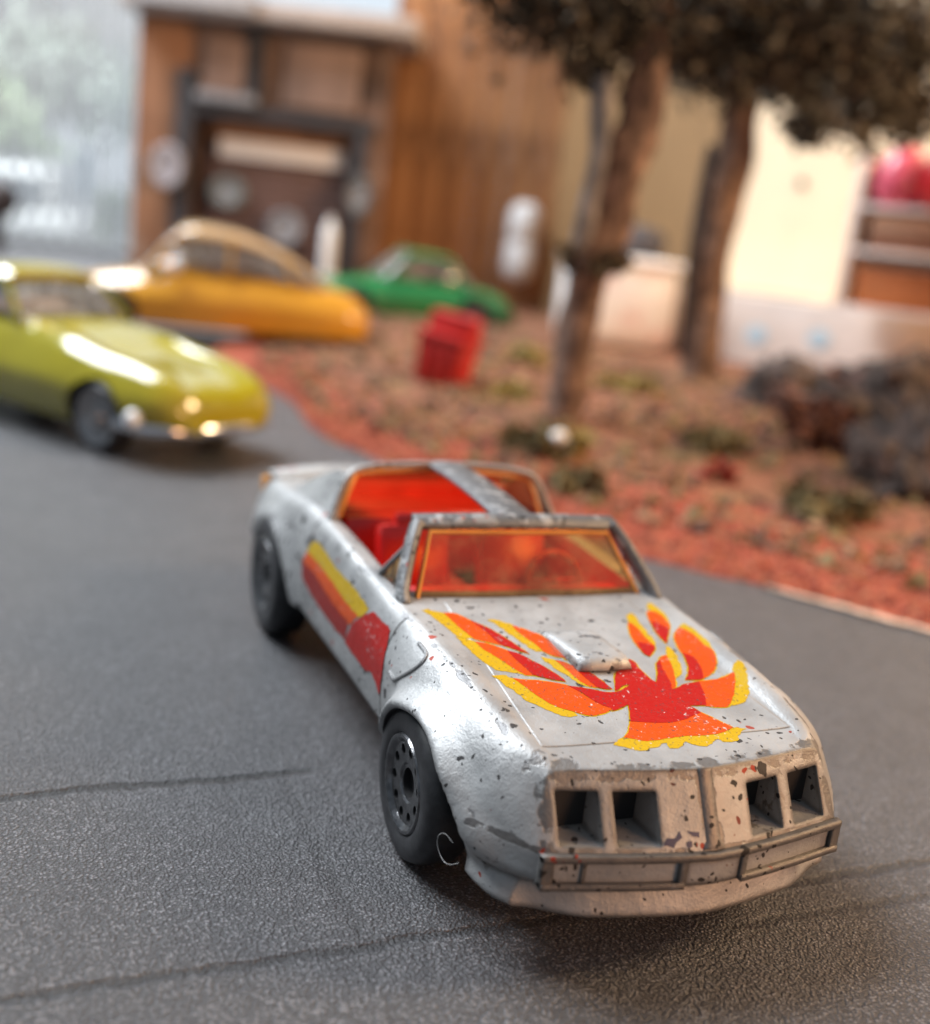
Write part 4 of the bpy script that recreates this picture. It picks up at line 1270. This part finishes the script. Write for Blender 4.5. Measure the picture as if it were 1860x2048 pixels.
def rock(label, d, r, s_, h, seed):
    t = empty('rock', label, 'rock', bg(d, r, turf_z(d, r) - .1), seed)
    bm = bmesh.new(); bmesh.ops.create_icosphere(bm, subdivisions=5, radius=1)
    for v in bm.verts:
        n_ = v.co.copy()
        q = n_ * 1.7 + Vector((seed * 3.1, seed, 0))
        k = 1 + .42 * mnoise.noise(q) + .30 * abs(mnoise.noise(q * 2.6)) + .14 * mnoise.noise(q * 6) + .07 * mnoise.noise(q * 13)
        v.co = Vector((n_.x * s_ * k, n_.y * s_ * k, max(0, n_.z * h * k + h * .25)))
    bm_obj('rock_body', bm, ROCK.m, t, 80)
    bm = bmesh.new(); bmesh.ops.create_icosphere(bm, subdivisions=3, radius=1)
    for v in bm.verts:
        k = 1 + .3 * mnoise.noise(v.co * 2 + Vector((seed, 0, 0)))
        v.co = Vector((v.co.x * s_ * .4 * k + s_ * .95, v.co.y * s_ * .4 * k - s_ * .3, max(0, v.co.z * h * .4 * k + .1)))
    bm_obj('rock_chip', bm, ROCK.m, t, 80)
rock('largest dark lava rock at the picture edge, nearest the road', 20.9, 8.3, 1.05, 1.15, 1)
rock('dark lava rock at the picture edge just behind the largest one', 23.4, 9.5, 1.1, 1.25, 2)
rock('broad dark lava rock at the picture edge against the pale plinth', 27.2, 10.3, 1.5, 1.35, 3)
rock('grey-purple lava rock in front of the plinth, nearest the bare trunk', 29.0, 8.0, 1.2, .95, 4)
rock('low dark lava rock between the plinth rocks and the rust-brown shrub', 25.4, 8.2, 1.0, .75, 5)
PEB = mat('white_pebble', (.70, .68, .65), .6)
bm = bmesh.new()
bmesh.ops.create_icosphere(bm, subdivisions=3, radius=.17)
rr_ = random.Random(4)
for v in bm.verts:
    v.co *= 1 + .12 * math.sin(v.co.x * 23 + 1) * math.cos(v.co.y * 19) ; v.co.z *= .75
o = bm_obj('pebble', bm, PEB, None)
o.location = bg(20.2, 1.55, turf_z(20.2, 1.55) + .45)
tag(o, 'small white pebble lodged in the tuft at the forked trunk', 'pebble')

# ------------------------------------------------------------------ brown wooden garage
def wood(name, a, b, s=.35):
    t = NT(name)
    mp = t.n('Mapping'); t.put(mp.inputs[0], t.obj()); mp.inputs['Scale'].default_value = (1, 1, .35)
    n = t.noise(s, 5, .65, mp.outputs[0], .6)
    c = t.mix(t.step(n, .3, .7), a, b)
    c = t.mix(t.step(t.noise(.28, 5, .7), .46, .66), c, tuple(q * .45 for q in a))
    c = t.mix(t.math('MULTIPLY', t.step(t.noise(.5, 4, .7), .56, .7), .55), c, (.42, .31, .24))
    t.bsdf(c, .75, 0, t.bump(t.noise(5, 4, .6, mp.outputs[0]), .4, .05))
    return t.m
W1 = wood('brown_board', (.20, .085, .040), (.36, .17, .085))
W2 = wood('dark_stained_board', (.10, .055, .038), (.22, .125, .085))
W3 = wood('orange_board', (.26, .105, .036), (.44, .21, .085))
DKB = mat('dark_beam', (.035, .033, .038), .7, var=.3)
PALEB = mat('pale_eaves', (.42, .36, .33), .7, var=.15)
GREYM = mat('grey_disc', (.24, .235, .25), .45, var=.3, vscale=2)
WHITE = mat('white_enamel', (.80, .80, .80), .35, var=.05)
ga = empty('garage', 'brown wooden model garage with slatted shutter and pale eaves', 'garage', bg(52, -11, .42), YAW)
def gbox(nm, m, x0, x1, y0, y1, z0, z1, par=None, bev=.05):
    bm = bmesh.new(); box(bm, x0, x1, y0, y1, z0 - .42, z1 - .42, bev)
    return bm_obj(nm, bm, m, par or ga)
gbox('pier', W1, -5.65, -3.3, 0, .6, .10, 11.7)
gbox('pier', W2, 4.3, 5.6, 0, .6, .10, 11.7)
gbox('lintel', W2, -3.3, 4.3, .05, .6, 8.2, 11.7)
gbox('back_wall', W2, -3.3, 4.3, 3.0, 3.4, .10, 8.2)
gbox('side_wall', W2, -3.4, -3.1, .6, 3.0, .10, 8.2)
gbox('side_wall', W2, 4.1, 4.4, .6, 3.0, .10, 8.2)
rf = gbox('roof', PALEB, -6.1, 6.6, -1.6, 4.0, 11.75, 12.5, bev=.12)
gbox('eaves_board', mat('grey_eaves', (.40, .40, .42), .7), -5.2, -.2, -1.9, -1.65, 11.9, 12.9, rf)
gbox('beam', DKB, -3.4, 5.1, -.35, .04, 7.75, 8.3)
gbox('post', DKB, -3.75, -3.0, -.45, -.05, 2.6, 9.6)
gbox('post', DKB, -.75, -.05, -.30, .04, 8.3, 11.7)
gbox('post', DKB, 4.25, 4.8, -.3, -.02, 1.6, 8.0)
gbox('upper_panel', mat('grey_brown_panel', (.26, .17, .135), .7, var=.2, vscale=.5), -2.7, -.85, -.2, .04, 8.6, 11.0)
gbox('upper_panel', mat('grey_brown_panel', (.26, .17, .135), .7, var=.2, vscale=.5), .9, 4.2, -.2, .04, 8.5, 11.2)
gbox('sill_board', GREYM, -2.9, -.2, -.6, -.05, 8.35, 8.75)
gbox('shutter_box', W1, -2.6, 4.0, .7, 1.3, 6.9, 8.1)
gbox('light_strip', mat('white_strip', (.78, .70, .66), .4, var=.08), -2.0, 3.7, .6, 1.0, 6.15, 6.95)
sh = sub('shutter', ga)
me0 = None
SL = mat('brown_shutter_slat', (.17, .10, .085), .6, var=.2)
for k in range(13):
    z0 = .7 + k * .42
    if me0 is None:
        bm = bmesh.new(); box(bm, -2.7, 3.9, 1.0, 1.22, -.18, .20, .05); o = bm_obj('slat', bm, SL, sh); me0 = o.data
    else:
        o = bpy.data.objects.new('slat', me0); COL.objects.link(o); o.parent = sh
    o.location = (0, 0, z0 - .2); o.rotation_euler = (R(18), 0, 0)
def disc(name, label, d, r, z, rx, rz_, m, rimm=None):
    """a toy disc hung on the garage front"""
    t = empty(name, label, 'disc', bg(d, r, z), YAW)
    bm = bmesh.new()
    lathe(bm, [(q * rx, a) for q, a in ((.55, -.16), (.9, -.2), (1, -.08), (1, .12), (.9, .2), (.55, .2))], 36)
    for v in bm.verts: v.co.z *= rz_ / rx
    bm_obj('tyre', bm, m, t)
    bm = bmesh.new()
    rw_ = lathe(bm, [(q * rx, a) for q, a in ((.03, -.18), (.2, -.17), (.25, -.06), (.45, -.1), (.56, -.14), (.56, .15))], 30, close=False)
    bm.faces.new(rw_[0])
    for v in bm.verts: v.co.z *= rz_ / rx
    bm_obj('rim', bm, rimm or GREYM, t)
PALEG = mat('pale_grey_rubber', (.34, .31, .33), .5, var=.1)
disc('hanging_disc', 'pale grey toy disc hung on the garage pier under the dark post', 51.3, -14.9, 5.4, .75, .95, PALEG, PALEG)
disc('hanging_disc', 'dark grey toy disc hung beside the upper end of the shutter', 51.4, -6.35, 5.1, .55, .95, mat('grey_rubber', (.10, .105, .11), .5, var=.2))
disc('hanging_disc', 'round grey toy disc leaning low against the middle of the shutter', 52.4, -9.7, 3.3, .80, .80, GREYM)
disc('hanging_disc', 'dull green-grey toy disc leaning on the shutter, under the white strip', 52.4, -12.4, 4.6, .85, .7, mat('green_grey_rubber', (.15, .16, .15), .5, var=.2))
def bottle(name, label, cat, d, r, z, rad, h, m, mcap):
    t = empty(name, label, cat, bg(d, r, z), YAW)
    bm = bmesh.new()
    rw_ = lathe(bm, [(.02, 0), (rad * .9, 0), (rad, .1), (rad, h * .36), (rad * .94, h * .38), (rad * .94, h * .41), (rad, h * .43), (rad, h * .82), (rad * .75, h * .92), (rad * .4, h * .95)], 28, 'z', close=False)
    bm.faces.new(rw_[0]); bm.faces.new(rw_[-1])
    bm_obj('bottle_body', bm, m, t)
    bm = bmesh.new(); cyl(bm, (0, 0, h * .98), (0, 0, 1), rad * .4, h * .08, 20); bm_obj('cap', bm, mcap, t)
bottle('gas_bottle', 'slim white upright bottle in front of the shutter behind the orange car', 'bottle', 51.5, -7.5, .10, .32, 3.9, WHITE, WHITE)
t = empty('wall_fitting', 'white capsule-shaped fitting on the orange-brown board wall', 'lamp', bg(55.3, 1.15, 3.9), YAW)  # white capsule of unknown use hung on the boards, emits nothing
bm = bmesh.new(); rw_ = lathe(bm, [(.05, -1.9), (.45, -1.8), (.72, -1.45), (.76, -1.0), (.76, -.12), (.70, 0)], 28, 'z', close=False); bm.faces.new(rw_[0]); bm.faces.new(rw_[-1]); bm_obj('fitting_shell', bm, WHITE, t)
bm = bmesh.new(); rw_ = lathe(bm, [(.05, 1.9), (.45, 1.8), (.72, 1.45), (.76, 1.0), (.76, .12), (.70, .02)], 28, 'z', close=False); bm.faces.new(rw_[0]); bm.faces.new(rw_[-1]); bm_obj('fitting_shell', bm, WHITE, t)
bm = bmesh.new(); box(bm, -.25, .25, .3, .62, -.4, .4, .05); bm_obj('fitting_bracket', bm, GREYM, t)

# board wall beside the garage
t = empty('board_wall', 'orange-brown board wall between the garage and the forked tree', 'wall', bg(56, -1.4, .10), YAW)
me0 = None
for k in range(6):
    bm = bmesh.new(); box(bm, -.72, .72, -.15, .15, 0, 16.0, .04)
    o = bm_obj('board', bm, W3, t); o.location = (-3.75 + k * 1.45, (.06 if k % 2 else 0), 0)
bm = bmesh.new(); box(bm, -4.5, 4.4, -.05, .35, 16.0, 16.6, .06); bm_obj('top_rail', bm, W2, t)

# ------------------------------------------------------------------ white tub, dark block
t = empty('tub', 'white rounded tub with reddish and bluish patches behind the forked trunk', 'tub', bg(42, 4.55, .65), YAW)
WT = NT('patchy_white')
_c = WT.mix(WT.step(WT.noise(.8, 3), .52, .70), (.82, .80, .78), (.74, .56, .54))  # reddish patches, then bluish ones, mixed into the white
_c = WT.mix(WT.step(WT.noise(1.1, 2, .5), .66, .76), _c, (.40, .50, .56))
WT.bsdf(_c, .35, 0, None, coat=.3)
bm = bmesh.new(); box(bm, -2.1, 2.1, -1.4, 1.4, 0, 3.3, .6); bm_obj('tub_body', bm, WT.m, t, 60)
bm = bmesh.new(); box(bm, -2.2, 2.2, -1.5, 1.5, 2.95, 3.25, .12); bm_obj('tub_rim', bm, WT.m, t, 60)
o = empty('stone', 'dark grey rough stone lying on top of the white tub', 'stone', bg(42.2, 5.35, 3.93), 0)
bm = bmesh.new(); bmesh.ops.create_icosphere(bm, subdivisions=3, radius=.85)
for v in bm.verts:
    v.co *= 1 + .10 * math.sin(v.co.x * 4 + 2) + .08 * math.cos(v.co.y * 5 + v.co.z * 3)
    v.co.z = max(v.co.z * .72, -.5) + .5
bm_obj('stone_body', bm, mat('dark_stone', (.06, .05, .05), .8, var=.3), o, 60)

# ------------------------------------------------------------------ cream house on a pale plinth
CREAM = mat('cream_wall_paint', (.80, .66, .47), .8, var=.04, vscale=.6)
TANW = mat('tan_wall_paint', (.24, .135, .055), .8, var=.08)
PLIN = NT('pale_plinth')
_c = PLIN.mix(PLIN.step(PLIN.noise(.7, 3), .4, .7), (.56, .47, .41), (.63, .54, .48))
PLIN.bsdf(_c, .6)
PLIN = PLIN.m
ang = R(-38)
ho = empty('house', 'cream model house with a tan end wall at the right edge', 'house', bg(44.5, 8.35, .3), YAW + ang)
bm = bmesh.new(); box(bm, 0, 22, 0, .5, 2.9, 16); wl = bm_obj('front_wall', bm, CREAM, ho, 0)
ca, sa = math.cos(-(YAW + ang)), math.sin(-(YAW + ang))
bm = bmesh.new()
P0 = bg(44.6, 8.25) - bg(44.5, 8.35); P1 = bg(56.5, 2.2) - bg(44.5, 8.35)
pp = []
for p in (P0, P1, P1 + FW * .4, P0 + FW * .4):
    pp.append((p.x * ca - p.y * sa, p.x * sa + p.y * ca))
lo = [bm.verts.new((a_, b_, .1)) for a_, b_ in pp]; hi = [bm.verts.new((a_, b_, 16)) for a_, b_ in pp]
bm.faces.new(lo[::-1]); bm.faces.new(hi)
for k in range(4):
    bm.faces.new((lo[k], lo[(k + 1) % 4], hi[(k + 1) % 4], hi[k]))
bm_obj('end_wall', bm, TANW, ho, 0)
bm = bmesh.new(); box(bm, -.4, .05, -.12, -.01, 2.9, 16, .03); bm_obj('corner_trim', bm, CREAM, ho)
bm = bmesh.new(); cyl(bm, (3.05, -.03, 6.9), (0, 1, 0), .16, .1, 16); bm_obj('wall_hook', bm, DKB, ho)
pl = empty('plinth', 'pale pinkish plinth with faint blue spots under the cream house', 'plinth', bg(42.6, 7.0, 0), YAW + ang)
bm = bmesh.new(); box(bm, -.6, 24, 0, 6.5, -.05, 3.12, .12); bm_obj('plinth_block', bm, PLIN, pl)
SPOT = mat('pale_blue_spot', (.36, .50, .58), .5)
for x_, z_ in ((3.3, 1.75), (5.6, 1.95), (7.8, 1.3)):
    bm = bmesh.new(); cyl(bm, (x_, -.02, z_), (0, 1, 0), .32, .06, 20)
    for v in bm.verts: v.co.x = x_ + (v.co.x - x_) * 1.2
    bm_obj('blue_spot', bm, SPOT, pl)

# shelf with coloured things against the house
shp = bg(37.2, 11.9, 3.12 + 0)
sf = empty('shelf', 'white open shelf against the cream house', 'shelf', bg(36.6, 11.0, 3.12), YAW + ang)
WS = mat('white_shelf', (.72, .64, .60), .5)
for a in ((-.15, .1, 0, 4.8), (4.2, 4.45, 0, 4.8)):
    bm = bmesh.new(); box(bm, a[0], a[1], 0, 1.5, a[2], a[3], .03); bm_obj('side_panel', bm, WS, sf)
for z_ in (.0, 1.75, 3.1):
    bm = bmesh.new(); box(bm, .1, 4.2, .02, 1.5, z_, z_ + .16, .03); bm_obj('shelf_board', bm, WS, sf)
bm = bmesh.new(); box(bm, .1, 4.2, 1.4, 1.49, .16, 4.8); bm_obj('back_panel', bm, WS, sf, 0)
def on_shelf(x_, y_, z_):
    a = YAW + ang
    return bg(36.6, 11.0, 3.12) + Vector((math.cos(a) * x_ - math.sin(a) * y_, math.sin(a) * x_ + math.cos(a) * y_, z_))
def crate(label, x_, z_, w, h, m):
    t = empty('crate', label, 'crate', on_shelf(x_, .25, z_), YAW + ang)
    bm = bmesh.new(); box(bm, 0, w, 0, .9, 0, h, .06); bm_obj('crate_body', bm, m, t)
    bm = bmesh.new(); box(bm, -.03, w + .03, -.04, .94, h * .78, h, .03); bm_obj('crate_rim', bm, m, t)
crate('orange-brown crate on the lowest board of the white shelf', .35, .17, 3.4, 1.2, mat('rust_crate', (.40, .12, .03), .6, var=.15))
crate('dark brown crate on the middle board of the white shelf', .5, 1.92, 3.3, .6, mat('brown_crate', (.22, .09, .045), .6, var=.15))
crate('tan crate resting on the dark brown crate in the white shelf', .5, 2.53, 3.2, .5, mat('tan_crate', (.55, .34, .22), .6, var=.1))
def jar(label, x_, y_, r_, m):
    t = empty('jar', label, 'jar', on_shelf(x_, y_, 3.27), 0)
    bm = bmesh.new()
    rw_ = lathe(bm, [(.05, 0), (r_ * .7, 0), (r_, r_ * .5), (r_, r_ * 1.3), (r_ * .7, r_ * 1.9), (r_ * .4, r_ * 2)], 28, 'z', close=False)
    bm.faces.new(rw_[0]); bm.faces.new(rw_[-1]); bm_obj('jar_body', bm, m, t)
    bm = bmesh.new(); cyl(bm, (0, 0, r_ * 2.08), (0, 0, 1), r_ * .45, r_ * .2, 20); bm_obj('jar_lid', bm, m, t)
jar('pink round jar on the top board of the white shelf', 1.0, .8, .82, mat('pink_glaze', (.62, .10, .16), .3, coat=.4))
jar('deep red round jar beside the pink jar on the white shelf', 2.55, .55, .85, mat('red_glaze', (.55, .01, .015), .3, coat=.4))

# ------------------------------------------------------------------ window at the back and what is seen through it
wi = empty('window', 'tall window of narrow vertical panes beside the garage', 'window', bg(78, -29, -1), YAW)
WF = mat('white_window_bar', (.62, .65, .68), .5, var=.04)
PANE = make_glass('window_pane', (.95, .97, .97), .05, .62)
X0, n_ = -12.0, 14
pw = 17.2 / n_
gb = None
for k in range(n_ + 1):
    bm = bmesh.new(); box(bm, -.26, .26, -.12, .12, 0, 30, .03)
    o = bm_obj('mullion', bm, WF, wi); o.location = (X0 + k * pw, 0, 0)
    if k < n_:
        bm = bmesh.new(); box(bm, .27, pw - .27, -.03, .03, .5, 29.5); o = bm_obj('pane', bm, PANE, wi, 0); o.location = (X0 + k * pw, 0, 0)
for z_ in (0, 30):
    bm = bmesh.new(); box(bm, X0 - .2, X0 + 17.4, -.3, .3, z_ - .4, z_ + .5, .05); bm_obj('rail', bm, WF, wi)
# outside
LAWN = mat('outside_paving', (.40, .41, .43), .9, var=.15, vscale=.1)
bm = bmesh.new()
vs = [bm.verts.new(p) for p in (bg(96, -140, -8), bg(96, 60, -8), bg(400, 60, -8), bg(400, -140, -8))]
bm.faces.new(vs); tag(bm_obj('outside_ground', bm, LAWN, None, 0), kind='structure')
SKY = NT('sky_glow')
_e = SKY.n('Emission'); _e.inputs[0].default_value = (.80, .90, 1.0, 1); _e.inputs[1].default_value = .85
SKY.t.links.new(_e.outputs[0], SKY.out.inputs[0])
bm = bmesh.new()
vs = [bm.verts.new(p) for p in (bg(390, -400, -20), bg(390, 60, -20), bg(390, 60, 260), bg(390, -400, 260))]
bm.faces.new(vs); tag(bm_obj('sky', bm, SKY.m, None, 0), kind='structure')
GLEAF = leaf_mat('garden_green', (.20, .27, .16), (.34, .42, .26), .2)
GL2 = leaf_mat('garden_grey_green', (.22, .27, .22), (.40, .46, .40), .2)
def hedge(label, d, r, z, L, size, m, n, seed):
    b = bg(d, r, z)
    t = empty('bush', label, 'bush', b, YAW)
    mesh_obj('foliage', leaves(n, lobes(L), size, seed), m, t, 0)
    bm = bmesh.new(); sweep(bm, [(0, 0, -4), (.3, 0, 4)], .8, .8, power=2); bm_obj('stem', bm, BARK, t)
hedge('wide green garden tree seen high through the window', 150, -58, 16, [(-10, 0, 0, 8), (0, 0, 2, 8), (8, 0, -1, 7), (-18, 0, 3, 8)], 1.6, GL2, 1800, 31)
hedge('yellow-green garden bush seen through the window beside the white van', 105, -35.5, -1, [(0, 0, 0, 2.2), (.6, 0, 3.4, 2.0)], .7, GLEAF, 700, 32)
hedge('bright green garden bush seen through the left window panes', 140, -64, 12, [(0, 0, 0, 6), (5, 0, -3, 4)], 1.3, GLEAF, 900, 33)
vn = empty('van', 'white van parked outside beyond the window', 'van', bg(125, -52, -8), YAW)
bm = bmesh.new(); box(bm, -8.5, 7, -4, 4, 2.2, 9, .9); box(bm, -6.5, 4, -3.6, 3.6, 8.5, 13.5, 1.3); bm_obj('van_body', bm, WHITE, vn, 60)
bm = bmesh.new(); box(bm, -5.6, 3.0, -3.75, -3.55, 9.4, 12.4, .3); bm_obj('van_window', bm, mat('van_glass', (.10, .12, .14), .1), vn)
for x_ in (-5, 4.5):
    bm = bmesh.new(); cyl(bm, (x_, -3.6, 2.2), (0, 1, 0), 2.2, 1.6, 28); bm_obj('van_wheel', bm, RUBBER, vn)
bl = empty('building', 'pale grey building across the yard seen through the window', 'building', bg(200, -78, -8), YAW)
bm = bmesh.new(); box(bm, -40, 42, 0, 10, 0, 26, .3); bm_obj('building_wall', bm, mat('pale_render', (.46, .47, .50), .8, var=.1), bl)
bm = bmesh.new(); box(bm, -41, 43, -2, 11, 26, 28, .2); bm_obj('building_roof', bm, mat('grey_roof', (.30, .31, .34), .8), bl)
for k in range(6):
    bm = bmesh.new(); box(bm, -36 + k * 13, -31 + k * 13, -.3, .1, 10, 18, .1); bm_obj('building_window', bm, mat('far_glass', (.20, .24, .28), .2), bl)

# dark round finial at the far left, and a curl of lint by the front wheel
t = empty('finial', 'dark brown round knob on a stick at the far left beside the window', 'knob', bg(60, -26.2, .0), 0)
bm = bmesh.new(); bmesh.ops.create_uvsphere(bm, u_segments=24, v_segments=14, radius=1.0, matrix=Matrix.Translation((0, 0, 2.9))); bm_obj('knob_ball', bm, mat('dark_brown_wood', (.035, .018, .014), .5), t)
bm = bmesh.new(); cyl(bm, (0, 0, 1.0), (0, 0, 1), .3, 2.2, 16); bm_obj('stick', bm, mat('dark_brown_wood', (.035, .018, .014), .5), t)
LINT = mat('lint', (.45, .44, .43), .8)
bm = bmesh.new()
sweep(bm, smooth_path([(2.96, -1.37, .60), (2.90, -1.40, .63), (2.85, -1.42, .59), (2.85, -1.42, .53), (2.89, -1.41, .48), (2.95, -1.40, .465), (3.00, -1.38, .48), (3.05, -1.36, .52)], 6), .003, .003, power=2, seg=6)
tag(bm_obj('lint_fibre', bm, LINT, None), 'thin curled pale lint fibre caught under the front wheel arch', 'fibre')
